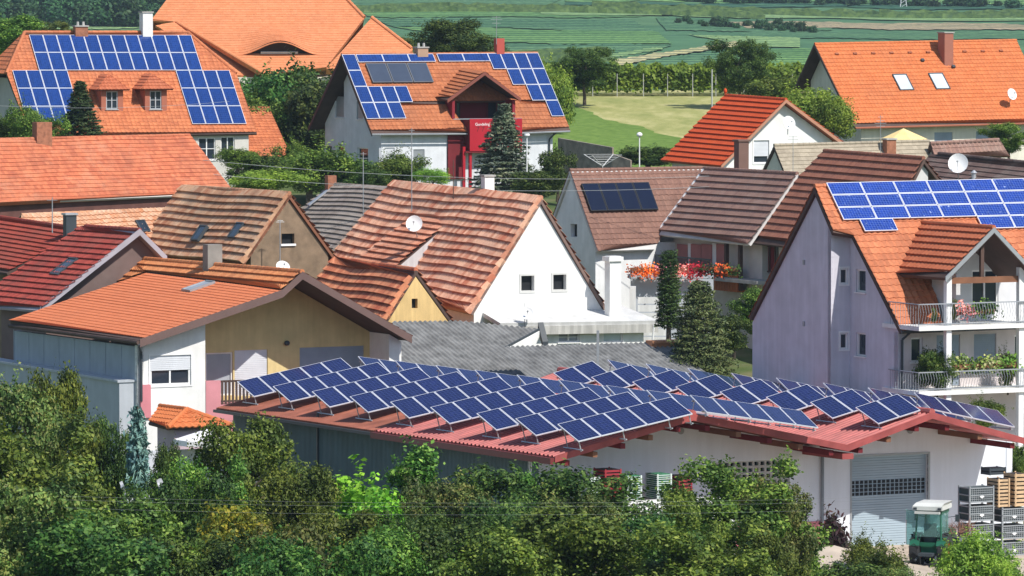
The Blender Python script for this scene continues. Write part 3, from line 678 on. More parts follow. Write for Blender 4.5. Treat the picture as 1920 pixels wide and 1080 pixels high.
# ================================================================ big house with balconies (right)
H1 = H(); RA = P(1527, 350, 222); RB = onv(2090, 337, RA, 27); q = onv(1690, 620, RA+e27*.92, -63)-e27*.92
hr = house('apartment_house', 'tall lilac gabled house with flowery balconies and bright blue speckled solar panels', 'house', (1527, 350), 222, (2090, 337), proj(q), 27, T_CLAY, LILAC, tk=dict(tw=.3, th=.34, amp=.05, lip=.03),
    frontpoly=[[(1527, 350), (1563, 435), (1600, 441), (1690, 620), (1768, 617), (1742, 498), (2110, 492), (2090, 337)]], walls=False, thick=.2, ovg=.15, ove=.45, RA=RA)
rt = hr.root; zb = 17.6
g0 = RA+e27*.12; gA = Pl(V((g0.x, g0.y, RA.z)), fr, V((0, 0, -1))); wu = V((hr.EA-RA).xy).length
dz = (RA.z-hr.EA.z)/wu; t_ = .32
ucut = gA.uv(1558, 600)[0]
mw = MB(); wall(mw, gA, [(-wu+.1, dz*(wu-.1)+t_), (0, t_), (ucut, dz*ucut+t_)], RA.z-zb, [], .3); mw.build('gable_wall', LILAC, rt)
g1 = g0+e27*.9; gB = Pl(V((g1.x, g1.y, RA.z)), fr, V((0, 0, -1)))
hs = [gB.rect(*r) for r in ((1605, 505, 1623, 548), (1605, 624, 1623, 668))]
mw = MB(); ue = wu-.42; wall(mw, gB, [(ucut-.6, dz*(ucut-.6)+t_), (ue, dz*ue+t_)], RA.z-zb, hs, .3); mw.build('gable_wall', LILAC, rt)
for i, r in enumerate(hs): window(rt, gB, r, rec=.12, pm=GLASS)
cn = gA.pt(ucut, 0, 0); pc = Pl(cn-e27*0, e27, V((0, 0, -1))); hs = [pc.rect(1575, 503, 1590, 533), pc.rect(1575, 624, 1590, 655)]; mw = MB(); wall(mw, pc, [(0, dz*ucut+t_), (.9, dz*ucut+t_)], RA.z-zb, hs, .25); mw.build('wall', LILAC, rt)
for r in hs: window(rt, pc, r, rec=.1, border=.07)
for cy in (492, 607):
    u, v = gA.uv(1508, cy); b = MB(); b.pbox(gA, u-.05, v-.1, u+.05, v+.1, 0, .06); b.build('wall_vent', GREYM, rt)
fw = g1+fr*ue; fpl = Pl(V((fw.x, fw.y, hr.EA.z-.1)), e27, V((0, 0, -1)))   # eave wall under the roof
hs = [fpl.rect(1708, 633, 1730, 679), fpl.rect(1756, 628, 1800, 725), fpl.rect(1826, 626, 1868, 700), fpl.rect(1902, 628, 1940, 690)]
mw = MB(); wall(mw, fpl, [(0, 0), (15, 0)], fpl.o.z-zb, hs, .3); mw.build('wall', mat('lilac_front', (.62, .56, .57), streak=.04), rt)
window(rt, fpl, hs[0], sill=True); window(rt, fpl, hs[1], shutter=.98, smat=SHUTB); window(rt, fpl, hs[2], shutter=.98, smat=SHUTB); window(rt, fpl, hs[3])
b = MB(); p0 = fpl.pt(.12, .2, .1); b.path([fpl.pt(.7, -.35, .5), fpl.pt(.12, .3, .12), fpl.pt(.12, 6, .12)], .055); b.build('downpipe', DARKM, rt)
mb = MB(); mb.tube(hr.EA+e27*.9+fr*.05-UP*.05, hr.EB+fr*.05-UP*.05, .07, .07, 8); mb.build('gutter', DARKM, rt)
# roof panels
u0, v0 = hr.F.uv(1546, 347); u1, _ = hr.F.uv(1917, 339); w6 = (u1-u0)/6; _, v1 = hr.F.uv(1577, 417); h3 = (v1-v0)/3
me = panelmesh(w6, h3, CELLS, SILVER, 12, 6, fw=.03)
panelgrid(rt, hr.F, (u0, v0), w6, h3, [(c, r) for c in range(9) for r in range(3)] + [(c, 3) for c in range(4, 9)], me, .12)
u, v = hr.F.uv(1608, 415); place(me, 'solar_panel', hr.F, u, v, .12, rt)
# gabled balcony roof
bb = hr.F.pt(*hr.F.uv(1729, 418)); ap = onv(1864, 427, bb, -63); le = onv(1773, 520, ap, 27); leb = hr.F.pt(*hr.F.uv(1680, 513)); rv = onv(1950, 520, ap, 27); rvb = rv+(bb-ap)
bl = Pl3(bb, ap, le); br = Pl3(bb, ap, rv); mb = MB(); gg = [bl.uvp(bb), bl.uvp(ap), bl.uvp(le), bl.uv(1680, 513)]
tiles(mb, bl, gg, tw=.3, th=.38, amp=.02, lip=.075); slab(mb, bl, gg, -.18, -.03, 1); gg = [br.uvp(x) for x in (bb, ap, rv, rvb)]; tiles(mb, br, gg, th=.36, amp=.02, lip=.045); slab(mb, br, gg, -.18, -.03, 1); ridgecap(mb, bb, ap)
dr = mb.build('balcony_roof', [T_BALC, WOODD], rt)
mb = MB(); mb.box(le-UP*.2+fr*.02, ap-le, UP*.22, -fr*.06); mb.box(ap-UP*.2+fr*.02, rv-ap, UP*.22, -fr*.06); mb.build('verge_board', GREYM, dr)
bpz = le - UP*0; bp_ = Pl(V((le.x, le.y, le.z))-fr*.35, e27, V((0, 0, -1)))  # front plane of the balconies
postm = WHITEM
for px in (1780, 1916):
    u, v = bp_.uv(px, 530); b = MB(); b.cbox(bp_.pt(u, 0)-UP*((bp_.o.z-zb)/2-.15)-fr*.12, .24, .24, bp_.o.z-zb+.3, 0, 27); b.build('post', WHITEM, rt)
# truss beam in the gable, back wall of the top balcony
dep = 2.6; bw = Pl(bp_.o-fr*dep+UP*4, e27, V((0, 0, -1)))
b = MB(); ul, _ = bp_.uv(1782, 520); ur_, _ = bp_.uv(1925, 520); b.pbox(bp_, ul, .05, ur_, .30, -.25, -.1); b.build('tie_beam', WOODM, dr)
um = bp_.uv(1845, 470)[0]; b = MB(); b.pbox(bp_, um-.08, -1.6, um+.08, .05, -.24, -.11); b.build('king_post', WOODD, dr)
# balcony decks and railings
RAILM = mat('railing_grey_paint', (.30, .32, .35), rough=.4)
FLOW_P = None
decks = []
for (yd, yr) in ((609, 566), (730, 693)):
    _, vd = bp_.uv(1850, yd); _, vr = bp_.uv(1850, yr); u_l = bp_.uv(1744, yd)[0]-.6; u_r = u_l+9
    b = MB(); b.pbox(bp_, u_l, vd-.02, u_r, vd+.16, -dep-.2, .12); dk = b.build('balcony', WHITE, rt)
    r_ = MB(); r_.pbox(bp_, u_l, vr, u_r, vr+.045, .04, .09); r_.pbox(bp_, u_l, vd-.12, u_r, vd-.08, .04, .09); k = int((u_r-u_l)/.13)
    for i in range(k+1):
        x = u_l+.03+i*.13; a, c = bp_.pt(x, vr, .065), bp_.pt(x, vd-.1, .065); m1 = a.lerp(c, .45)+fr*.10+e27*.03; r_.tube(a, m1, .010, .010, 4, cap=False); r_.tube(m1, c, .010, .010, 4, cap=False)
    sd_ = bp_.pt(u_l, 0)
    for i in range(12):
        h_ = .065-i*.2; r_.tube(bp_.pt(u_l, vr, h_), bp_.pt(u_l, vd, h_), .013, .013, 4, cap=False)
    r_.tube(bp_.pt(u_l, vr+.02, .065), bp_.pt(u_l, vr+.02, -2.3), .025, .025, 5)
    r_.build('railing', RAILM, dk); decks.append((vd, vr, u_l))
# upper back wall behind the top balcony with door
vd = decks[0][0]; bo = bp_.pt(0, 0, -dep); bwp = Pl(V((bo.x, bo.y, bp_.o.z)), e27, V((0, 0, -1)))
dr_ = bwp.rect(1822, 506, 1872, 588); ul = bwp.uv(1752, 540)[0]; ur_ = ul+5.5
mw = MB(); uma = (bwp.uvp(ap)[0]); hr_ = bp_.o.z-ap.z
wall(mw, bwp, [(ul, .75), (uma, hr_+.75), (ur_, .75)], vd+.1, [dr_], .2); mw.build('wall', mat('balcony_wall', (.60, .60, .62)), rt)
window(rt, bwp, dr_, mull=2, nm='balcony_door', sill=False, rec=.1)
b = MB(); b.pbox(bp_, ul-.0, -.05, ul+.2, vd+.1, -dep-.2, -.9); b.build('side_wall', mat('balcony_wall', (.60, .60, .62)), rt)
b = MB(); cb_ = bwp.uv(1765, 540)[0]; b.pbox(bwp, ul+.15, -.05+.45, ul+1.1, vd, .01, .05); b.build('panel', SHUT, rt)
# ================================================================ corner house with recessed yellow gable (lower left)
AP = P(567, 510, 232); LE = onv(262, 637, AP, 27); KN = onv(530, 544, AP, 27); RV = onv(772, 630, AP, 27)
LEb = onv(20, 606, LE, 117); KNb = onv(275, 512, KN, 117); APb = onv(236, 483, AP, 117)
rt = empty('village_house', (LE.lerp(RV, .5)).to_tuple()[:2]+(18.5,), 'house with broad smooth orange roof, white corner wing and recessed yellow gable', 'house')
lo = Pl3(KNb, KN, LE); upn = Pl3(APb, AP, KN); rg = Pl3(APb, AP, RV)
mb = MB(); pq = [lo.uvp(q) for q in (KNb, KN, LE)]+[lo.uvp(LEb)]; tiles(mb, lo, pq, tw=.3, th=.30, amp=.015, lip=.02, seg=2); slab(mb, lo, pq, -.25, -.03, 1); r1 = mb.build('roof', [T_SMOOTH, WOODD], rt)
mb = MB(); pq = upn.poly([(236, 483), (567, 510), (530, 543), (275, 512)]); tiles(mb, upn, pq, tw=.3, th=.40, amp=.035, lip=.085); slab(mb, upn, pq, -.25, -.03, 1)
pq = upn.poly([(236, 483), (275.5, 512.2), (108, 568)]); tiles(mb, upn, pq, tw=.3, th=.40, amp=.035, lip=.085); slab(mb, upn, pq, -.2, -.03, 1); ridgecap(mb, AP, APb)
mb.build('roof', [T_PALE if 0 else tilemat('tiles_old_orange', (.66, .27, .11), (.52, .17, .065), dirtamt=.25), WOODD], rt, label='steeper older tiled roof part')
mb = MB(); RVb = RV+(APb-AP); pq = [rg.uvp(q) for q in (APb, AP, RV, RVb)]; tiles(mb, rg, pq, amp=.02, seg=2); slab(mb, rg, pq, -.25, -.03, 1); mb.build('roof', [T_ORANGE, WOODD], rt)
for a, c in ((LE, KN), (KN, AP), (AP, RV)):
    b = MB(); b.box(a-UP*.32+fr*.03, c-a, UP*.34, -fr*.07); b.build('verge_board', mat('brown_verge', (.15, .095, .085)), rt)
b = MB(); b.tube(LE+ad(207)*.06-UP*.12, LEb+ad(207)*.06-UP*.12, .09, .09, 8); b.build('gutter', WOODD, rt)
ww = LE-fr*.75; yw = LE-fr*2.75; topz = AP.z
wp = Pl(V((ww.x, ww.y, topz)), e27, V((0, 0, -1))); yp = Pl(V((yw.x, yw.y, topz)), e27, V((0, 0, -1)))
def rz(u, sh): # roof underside above the line parallel to the front
    L4 = [((q-LE).dot(e27), q.z) for q in (LE, KN, AP, RV)]; return float(np.interp(u, [q[0] for q in L4], [q[1] for q in L4])) - .36
ua, ub = wp.uv(258, 700)[0], wp.uv(385, 700)[0]
hw = [wp.rect(281, 666, 358, 723)]; mw = MB(); wall(mw, wp, [(ua, topz-rz(ua, 0)), (ub, topz-rz(ub, 0))], topz-17.2, hw, .3); mw.build('wall', WHITE, rt)
window(rt, wp, hw[0], shutter=.5, mull=2, fw=.10, rec=.1, border=.06)
kL = (KN-LE).dot(e27); kA = (AP-LE).dot(e27); ye = yp.uv(722, 680)[0]; ys = ub+.1
hy = [yp.rect(386, 661, 437, 742), yp.rect(440, 656, 502, 742), yp.rect(562, 650, 683, 742)]
mw = MB(); wall(mw, yp, [(ys, topz-rz(ys, 0)), (kL, topz-rz(kL, 0)), (kA, topz-rz(kA, 0)), (ye, topz-rz(ye, 0))], topz-17.2, hy, .3); mw.build('gable_wall', mat('yellow_gable', (.70, .56, .27), streak=.08), rt)
window(rt, yp, hy[0], sill=False, pm=CURT, nm='balcony_door'); window(rt, yp, hy[1], shutter=.98, sill=False); window(rt, yp, hy[2], mull=2, shutter=.98, sill=False, smat=SHUTB)
for un, ud in ((ub, .25),):
    mw = MB(); sp_ = Pl(wp.pt(ub, 0, 0), -fr, V((0, 0, -1))); wall(mw, sp_, [(0.3, topz-rz(ub, 0)), (1.55, topz-rz(ub, 0))], topz-17.2, [], .3); mw.build('wall', CREAM, rt)
pu = wp.uv(743, 650)[0]; mw = MB(); wall(mw, wp, [(pu-.35, topz-rz(pu-.35, 0)), (pu+.25, topz-rz(pu+.25, 0))], topz-17.2, [], 6.0); mw.build('wall', WHITE, rt)
u, v = yp.uv(536, 643); b = MB(); b.sphere(yp.pt(u, v, .12), .13, .9); b.build('wall_lamp', DARKM, rt)
# left side wall with the ledge
sl_ = wp.pt(ua, 0, 0); dl = V((LEb-LE).xy).length-.6; so_ = V((sl_.x, sl_.y, LE.z-.35)); spl = Pl(so_+ax*dl, fr, V((0, 0, -1))); dzb = (LEb-LE).z
mw = MB(); wall(mw, spl, [(0, -dzb), (dl, 0)], spl.o.z-17.2, [], .28)
for i in range(8): mw.pbox(spl, i*dl/8, 0.05, i*dl/8+.05, 1.75, 0, .02)
mw.build('wall', mat('blue_grey_panels', (.36, .40, .45), var=.1, streak=.06), rt)
lz = spl.uv(240, 714)[1]; b = MB(); b.pbox(spl, -9, lz, dl-.25, lz+5.5, .0, .75); b.pbox(spl, -9, lz-.1, dl-.2, lz, -.0, .85); b.build('lower_wall', mat('lower_grey_panels', (.44, .47, .51), var=.08, streak=.08), rt)
b = MB(); b.path([LE+ad(207)*.05-UP*.2, wp.pt(ua+.12, topz-LE.z+.6, .12), wp.pt(ua+.12, topz-LE.z+2.7, .12)], .06); b.build('downpipe', DARKM, rt)
b = MB(); a = wp.rect(262, 721, 281, 757); b.pbox(wp, a[0], a[1], a[2], a[3]+.6, .01, .12); b.build('plinth', PINK, rt)
# balcony parapet and railing right of the wing
pp = Pl(wp.pt(ub, 0, .02), e27, V((0, 0, -1))); a = pp.rect(387, 714, 414, 768); b = MB(); b.pbox(pp, 0.02, a[1], a[2], a[3]+.5, -.2, 0); b.pbox(pp, a[2], a[3]-.2, a[2]+7, a[3]+1.2, -1.6, 0); b.build('parapet', mat('pink_parapet', (.62, .26, .29)), rt)
b = MB(); r0 = a[2]; b.pbox(pp, r0, a[1], r0+7, a[1]+.09, -.1, -.04); b.pbox(pp, r0, a[3]-.38, r0+7, a[3]-.30, -.1, -.04)
for i in range(40): b.pbox(pp, r0+.04+i*.17, a[1]+.02, r0+.13+i*.17, a[3]-.1, -.06, -.02)
b.build('railing', WOODD, rt)
chimney(rt, upn, 380, 417, 458, 497, mat('dark_concrete', (.24, .23, .21), var=.3), az=27, cap=False, capm=ZINC)
skylight(rt, lo, [(389, 528), (398, 533), (355, 550), (348, 545)], glass=ZINC, fr=GREYM)
# lean-to strip and small orange pavilion in front
FL = P(314, 802, 219.5); FR = onv(436, 798, FL, 27); BLf = onv(270, 776, FL, 117); R2 = P(350, 768, 221.2); R1 = onv(300, 762, R2, 117); BR_ = FR+(BLf-FL)
rt = empty('garden_pavilion', (FL.x+1, FL.y+1, 18.4), 'small hipped orange tiled roof low between the white wing and the trees', 'pavilion')
mb = MB()
for a, b_, c, poly in ((R1, R2, FL, (R1, R2, FL, BLf)), (FL, FR, R2, (R2, FR, FL)), (R1, R2, FR, (R1, R2, FR, BR_))):
    if a is FL: n_ = (FR-FL).cross(R2-FL); pl = Pl(R2, FR-FL, (FL+FR)/2-R2)
    else: pl = Pl3(a, b_, c)
    if pl.n.z < 0: pl = Pl(pl.o, -pl.u, pl.v)
    pq = [pl.uvp(q) for q in poly]; tiles(mb, pl, pq, tw=.28, th=.33, amp=.05, lip=.03); slab(mb, pl, pq, -.12, -.03, 1)
ridgecap(mb, R2, FR); ridgecap(mb, R2, FL); ridgecap(mb, R1, R2)
mb.build('roof', [T_BRIGHT, WOODD], rt)
mw = MB(); c = (FL+FR)/2+(BLf-FL)/2; mw.cbox(c-UP*1.9, V((FR-FL).xy).length-.9, V((BLf-FL).xy).length-.7, 3.2, 0, 27); mw.build('wall', mat('mauve_render', (.50, .38, .42)), rt)
# ================================================================ dark red roofed houses, left edge
h = house('village_house', 'steep dark red tiled house with grey verge boards and small skylight', 'house', (262, 432), 247, (160, 425), (75, 579), 117, T_DRED, mat('dark_brown_cladding', (.16, .11, .10), var=.2), E2=(313, 483), tk=dict(tw=.3, th=.40, amp=.04, lip=.08), ovg=.5, edge=mat('grey_verge', (.36, .34, .38)), RA=None,
    frontpoly=[[(154, 424), (262, 432), (75, 581), (-60, 572)]])
b = MB()
for a, c in ((h.EA, h.RA), (h.RA, h.GA)): b.box(a-UP*.22+fr*.03, c-a, UP*.30, -fr*.06)
b.build('verge_board', mat('grey_verge', (.36, .34, .38)), h.root); skylight(h.root, h.F, [(128, 486), (146, 487), (112, 518), (98, 516)], glass=GLASS)
h = house('village_house', 'red tiled house with brown cladded gable behind the steep dark red roof', 'house', (158, 431), 255, (0, 408), (12, 510), 117, tilemat('tiles_red_mid', (.36, .065, .04), (.26, .045, .03), dirtamt=.3), BROWNC, E2=(235, 470), tk=dict(tw=.3, th=.38, amp=.03, lip=.07), ovg=.3, edge=WOODD, frontpoly=[[(-140, 385), (158, 431), (12, 511), (-120, 492)]])
chimney(h.root, h.F, 118, 144, 403, 445, DARKM, cap=True, pots=0, capm=ZINC)
mast(h.root, 98, 370, 425, 254, bars=((.9, .5),)); 
# patchwork roof and tan tiled gable
h = house('village_house', 'low house under a pale patchwork of new and old roof tiles', 'house', (40, 404), 277, (361, 391), (85, 492), 27, T_PATCH, CREAM, tk=dict(tw=.25, th=.36, amp=.06, lip=.06, sag=lambda u, v: .08-.05*sin(u*.7)), frontpoly=[[(40, 404), (361, 391), (408, 495), (20, 520)]], ovg=.3)
skylight(h.root, h.F, [(250, 416), (268, 415), (284, 435), (268, 438)], fr=DARKM, lift=.15)
SAG = lambda u, v: -.10*sin(u*.5)-.05*sin(u*1.1+v)
h = house('village_house', 'weathered tan tiled house with brown shingled gable and one dark window', 'house', (543, 363), 268, (345, 350), (455, 492), 117, T_MOSS, BROWNC, E2=(634, 489), tk=dict(tw=.25, th=.44, amp=.025, lip=.11, sag=lambda u, v: .09-.07*sin(u*.6)), ovg=.12, edge=mat('rust_edge', (.22, .09, .05)), gwin=[(528, 438, 552, 458, dict(open=1))])
b = MB(); a = h.gw.rect(526, 457, 554, 461); b.pbox(h.gw, *a, 0, .08); b.build('sill', WHITEM, h.root)
skylight(h.root, h.F, [(374, 424), (388, 424), (376, 452), (362, 452)], lift=.2); skylight(h.root, h.F, [(444, 419), (458, 419), (444, 447), (430, 447)], lift=.2)
mast(h.root, 525, 412, 500, 266.5, bars=((.98, .3), (.95, .45)), az=27); dish(h.root, 530, 497, 264, .48, look=(.35, -.85, .4), polelen=.4) if 0 else dish(h.root, 530, 502, 264, .36, look=(.3, -.8, .6), polelen=.4)
# long old barn roof, left
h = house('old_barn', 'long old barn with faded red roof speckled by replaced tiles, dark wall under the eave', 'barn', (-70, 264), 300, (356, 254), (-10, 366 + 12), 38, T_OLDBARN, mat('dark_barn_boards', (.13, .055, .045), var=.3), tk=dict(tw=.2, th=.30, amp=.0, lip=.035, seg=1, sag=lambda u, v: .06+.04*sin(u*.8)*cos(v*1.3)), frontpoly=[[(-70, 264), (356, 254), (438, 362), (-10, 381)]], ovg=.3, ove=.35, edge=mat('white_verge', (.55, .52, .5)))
chimney(h.root, h.F, 60, 98, 229, 262, BRICK, cap=False)
# ================================================================ top left house with 47 panels
A0 = P(46, 61, 368); B0 = onv(418, 62, A0, 20)
h = house('solar_house', 'orange roofed house covered with blue solar panels around two little dormers', 'house', (46, 61), 368, (418, 62), proj(onv(480-372, 250, A0, -70)), 20, T_ORANGE, mat('cream_grey', (.58, .56, .52)), RA=A0, tk=dict(tw=.3, th=.34, amp=.05, lip=.03, seg=3), walls=False, ridge=False, backtiles=False,
   frontpoly=[[(46, 61), (352, 61), (443, 138), (482, 250), (62, 256), (12, 138)]])
EC = onv(480, 250, B0, -70); h.F = Pl3(A0, B0, EC); rt = h.root
bpy.data.objects.remove(h.roof)
mb = MB(); pf = h.F.poly([(46, 61), (352, 61), (443, 138), (482, 250), (58, 256), (12, 138)]); tiles(mb, h.F, pf, tw=.3, th=.34, amp=.05, lip=.03, seg=3); slab(mb, h.F, pf)
r0 = h.F.pt(*h.F.uv(46, 61)); r1_ = h.F.pt(*h.F.uv(352, 61)); hl = h.F.pt(*h.F.uv(12, 138)); hr2 = h.F.pt(*h.F.uv(443, 138)); gdv = ad(-70)
def mirror(p): w_ = (p-A0).dot(gdv); return p-gdv*(2*w_)
for tri in ((r0, hl, mirror(hl)), (r1_, hr2, mirror(hr2))):
    pl = Pl(tri[0], tri[2]-tri[1], (tri[1]+tri[2])/2-tri[0])
    if pl.n.z < 0: pl = Pl(tri[0], tri[1]-tri[2], (tri[1]+tri[2])/2-tri[0])
    pq = [pl.uvp(q) for q in tri]; tiles(mb, pl, pq, seg=3, amp=.05); slab(mb, pl, pq)
bk4 = [mirror(h.F.pt(*q)) for q in pf]; pl = Pl3(A0, B0, mirror(EC)); pq = [pl.uvp(q) for q in bk4]; tiles(mb, pl, pq, seg=2); slab(mb, pl, pq)
for a, c in ((r0, r1_), (r0, hl), (r1_, hr2)): ridgecap(mb, a, c, .13)
mb.build('roof', [T_ORANGE, WOODD], rt)
el = h.F.pt(*h.F.uv(58, 256)); er = h.F.pt(*h.F.uv(482, 250)); u20 = ad(20)
def boxwalls(rt, p, q, depth, zb_, m, inset=.5, front=None, gab=None, gd_=gdv, ud=u20, wins=()):
    a = p-gd_*inset+ud*inset; L_ = (q-p).dot(ud)-2*inset; pl = Pl(V((a.x, a.y, p.z)), ud, V((0, 0, -1))); hs = [pl.rect(*w_[:4]) for w_ in wins]
    mw = MB(); wall(mw, pl, [(0, .0), (L_, .0)], p.z-zb_, hs, .25); mw.build('wall', m, rt)
    for w_, r_ in zip(wins, hs): window(rt, pl, r_, **(w_[4] if len(w_) > 4 else {}))
    b_ = MB(); b_.box(V((a.x, a.y, zb_))-gd_*.26, ud*.25, -gd_*(depth-.6), UP*(p.z-zb_-.05)); b_.box(V((a.x, a.y, zb_))-gd_*.26+ud*(L_-.25), ud*.25, -gd_*(depth-.6), UP*(p.z-zb_-.05)); b_.box(V((a.x, a.y, zb_))-gd_*(depth-.3), ud*L_, -gd_*.25, UP*(p.z-zb_-.05)); b_.build('wall', m, rt); return pl
wd = 2*(EC-A0).dot(gdv)-1.0
pw = boxwalls(rt, el, er, wd, 24, mat('cream_grey', (.58, .56, .52)), .5, wins=((372, 258, 404, 300, dict(mull=2, cross=1)), (414, 256, 440, 300, dict(mull=2)), (300, 262, 330, 300)))
# gable ends: plain prisms under the half hips
for base, s_ in ((el, 1), (er, -1)):
    b = MB(); a = base+u20*(.62*s_); hz = hl.z-.35; c0_ = V((a.x, a.y, el.z-.05)); wv = (EC-A0).dot(gdv)*2; hw_ = (hl-A0).dot(gdv)*2
    p4 = [c0_-gdv*.3, c0_-gdv*(wv-.3), V((a.x, a.y, hz))-gdv*((wv+hw_)/2-.2), V((a.x, a.y, hz))-gdv*((wv-hw_)/2+.2)]
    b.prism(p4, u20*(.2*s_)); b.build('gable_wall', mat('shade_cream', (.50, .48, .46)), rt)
u0, v0 = h.F.uv(180/3.375, 230/3.375); u1 = h.F.uv(1205/3.375, 225/3.375)[0]; w12 = (u1-u0)/12; v1 = h.F.uv(250/3.375, 455/3.375)[1]; h2 = (v1-v0)/2
me = panelmesh(w12, h2, CELLB, SILVER, 6, 9, fw=.03)
panelgrid(rt, h.F, (u0, v0), w12, h2, [(c, r) for c in range(12) for r in range(2)] + [(c-2+.05, 2) for c in range(4)] + [(c-2+.05, r) for c in range(4) for r in (3, 4)] + [(c, r) for c in range(10, 14) for r in (2, 3, 4)], me, .12)
chimney(rt, h.F, 262, 286, 24, 64, WHITE, az=20, deep=.9); chimney(rt, h.F, 136, 166, 50, 66, BRICK, az=20, pots=2)
def dormer(x0, x1, yb, yt, apx, apy):
    # face rectangle x0..x1, yt..yb standing on the roof; hipped little roof with apex
    u, v = h.F.uv((x0+x1)/2, yb+3); pb = h.F.pt(u, v, .05); fp = Pl(V((pb.x, pb.y, pb.z+0)), u20, V((0, 0, -1))); r = fp.rect(x0, yt, x1, yb)
    mb = MB(); wall(mb, fp, [(r[0], r[1]), (r[2], r[1])], r[3]+.1, [fp.rect(x0+9, yt+5, x1-10, yb-1)], .15)
    for uu in (r[0], r[2]-.15): mb.box(fp.pt(uu, .1, -.15), u20*.15, -gdv*2.4, UP*(-r[1]+.1))
    o = mb.build('dormer', mat('dormer_tile_red', (.38, .13, .08)), rt); window(o, fp, fp.rect(x0+9, yt+5, x1-10, yb-1), rec=.1, mull=2, cross=1, fm=mat('grey_window', (.4, .42, .45)))
    a = fp.pt(r[0]-.35, r[1]+.05, .35); b_ = fp.pt(r[2]+.35, r[1]+.05, .35); t_ = V(((a.x+b_.x)/2, (a.y+b_.y)/2, 0))-gdv*1.3; t_.z = a.z+1.0
    tb = t_-gdv*2.2; ab = a-gdv*3.4; bb_ = b_-gdv*3.4; mb = MB()
    for q in ((t_, a, b_), (t_, b_, bb_, tb), (t_, tb, ab, a)):
        n_ = (q[1]-q[0]).cross(q[2]-q[0])
        if len(q) == 3: pl = Pl(q[0], b_-a, (a+b_)/2-q[0])
        else: pl = Pl(q[0], tb-t_, (q[2] if q[1] is not tb else q[3])-q[0])
        if pl.n.z < 0: pl = Pl(pl.o, -pl.u, pl.v)
        pq = [pl.uvp(x) for x in q]; tiles(mb, pl, pq, seg=2, tw=.25, th=.3); slab(mb, pl, pq, -.12, -.03, 1)
    mb.build('dormer_roof', [T_BALC, WOODD], o)
dormer(190, 231, 206, 166, 203, 141); dormer(272, 313, 206, 165, 283, 141)
# side wing on the right of it
pA = P(420, 203, 374); pB = onv(505, 203, pA, 20); pE = onv(546, 294, pB, -70)
h2_ = house('side_annex', 'lower tiled wing attached right of the panelled house', 'annex', (420, 203), 374, (505, 203), proj(pE-(pB-pA)), 20, T_ORANGE, GREYW, RA=pA, tk=dict(tw=.3, th=.34, amp=.05, seg=3), swin=[(462, 302, 500, 330)])
# ================================================================ big orange roof with the eyebrow window, top
base = P(445, 140, 398)
bp2 = RP(P(445, 140, 398), 8, -82, 40); rt = empty('manor_house', (base.x+4, base.y+8, 27), 'large house with vast bright orange hipped roof and eyebrow window', 'house')
TM = tilemat('tiles_fine_orange', (.66, .25, .115), (.60, .21, .09), dirtamt=.12, flat=True)
mb = MB(); fp = [(284, 37), (365, -70), (585, -70), (683, 33), (612, 126), (492, 140), (330, 41)]
sub = bp2.poly(fp); vm = min(p[1] for p in sub); vM = max(p[1] for p in sub); n_ = round((vM-vm)/.28); th_ = (vM-vm)/n_
eu, ev = bp2.uv(524, 103); ev = vm+round((ev-vm)/th_)*th_
def brow(u, v):
    x = abs(u-eu)/3.1; t = 0 if x >= 1 else .5*(1+cos(pi*x)); y = ev-v
    return 1.25*t*max(0.0, 1-y/3.4)**1.3 if y > 0 else 0.0
tiles(mb, bp2, sub, tw=.28, th=.28, amp=0, lip=.02, seg=1, sag=brow); slab(mb, bp2, sub, -.2, -.06, 1)
pl2 = RP(bp2.pt(*bp2.uv(330, 41)), 30, -60, 38); q2 = pl2.poly([(292, 47), (330, 41), (495, 140), (430, 142)]); tiles(mb, pl2, q2, tw=.28, th=.28, amp=0, lip=.02, seg=1); slab(mb, pl2, q2, -.2, -.03, 1)
pr = bp2.pt(*bp2.uv(683, 33)); pl3 = RP(pr+bp2.n*.5, 8, -82, 40); q3 = pl3.poly([(697, 33), (774, 92), (740, 128), (612, 128)]); tiles(mb, pl3, q3, tw=.28, th=.28, amp=0, lip=.02, seg=1); slab(mb, pl3, q3, -.6, -.03, 0)
ridgecap(mb, bp2.pt(*bp2.uv(683, 33)), bp2.pt(*bp2.uv(585, -70)), .15); ridgecap(mb, bp2.pt(*bp2.uv(330, 41)), bp2.pt(*bp2.uv(495, 139)), .15); ridgecap(mb, pl3.pt(*pl3.uv(697, 33)), pl3.pt(*pl3.uv(772, 91)), .15)
# far side of the roof, falling away behind the ridge and hips
bk = ad(98)*9-UP*7
def P2(x, y): return bp2.pt(*bp2.uv(x, y))
for q in ((P2(284, 37), P2(365, -70)), (P2(365, -70), P2(585, -70)), (P2(585, -70), P2(683, 33)), (pl3.pt(*q3[0]), pl3.pt(*q3[1]))): mb.face([q[0], q[1], q[1]+bk, q[0]+bk], 0)
mb.build('roof', [TM, TM], rt)
b = MB(); n_ = 14; ptsU = []; 
for i in range(n_+1):
    u = eu-2.6+5.2*i/n_; ptsU.append((u, brow(u, ev-.002)))
for i in range(n_):
    a, c = ptsU[i], ptsU[i+1]; b.face([bp2.pt(a[0], ev-.25, -.02), bp2.pt(c[0], ev-.25, -.02), bp2.pt(c[0], ev-.25, c[1]-.02), bp2.pt(a[0], ev-.25, a[1]-.02)], 0)
ey = b.build('eyebrow_window', BLACK, rt)
b = MB(); b.pbox(bp2, eu-1.4, ev-.24, eu+1.4, ev-.18, -.02, .16); b.build('window_frame', WHITEM, ey)
mw = MB(); mw.cbox(base+ad(8)*7+ad(98)*7-UP*4, 22, 12, 7.6, 0, 8); mw.build('wall', CREAM, rt)
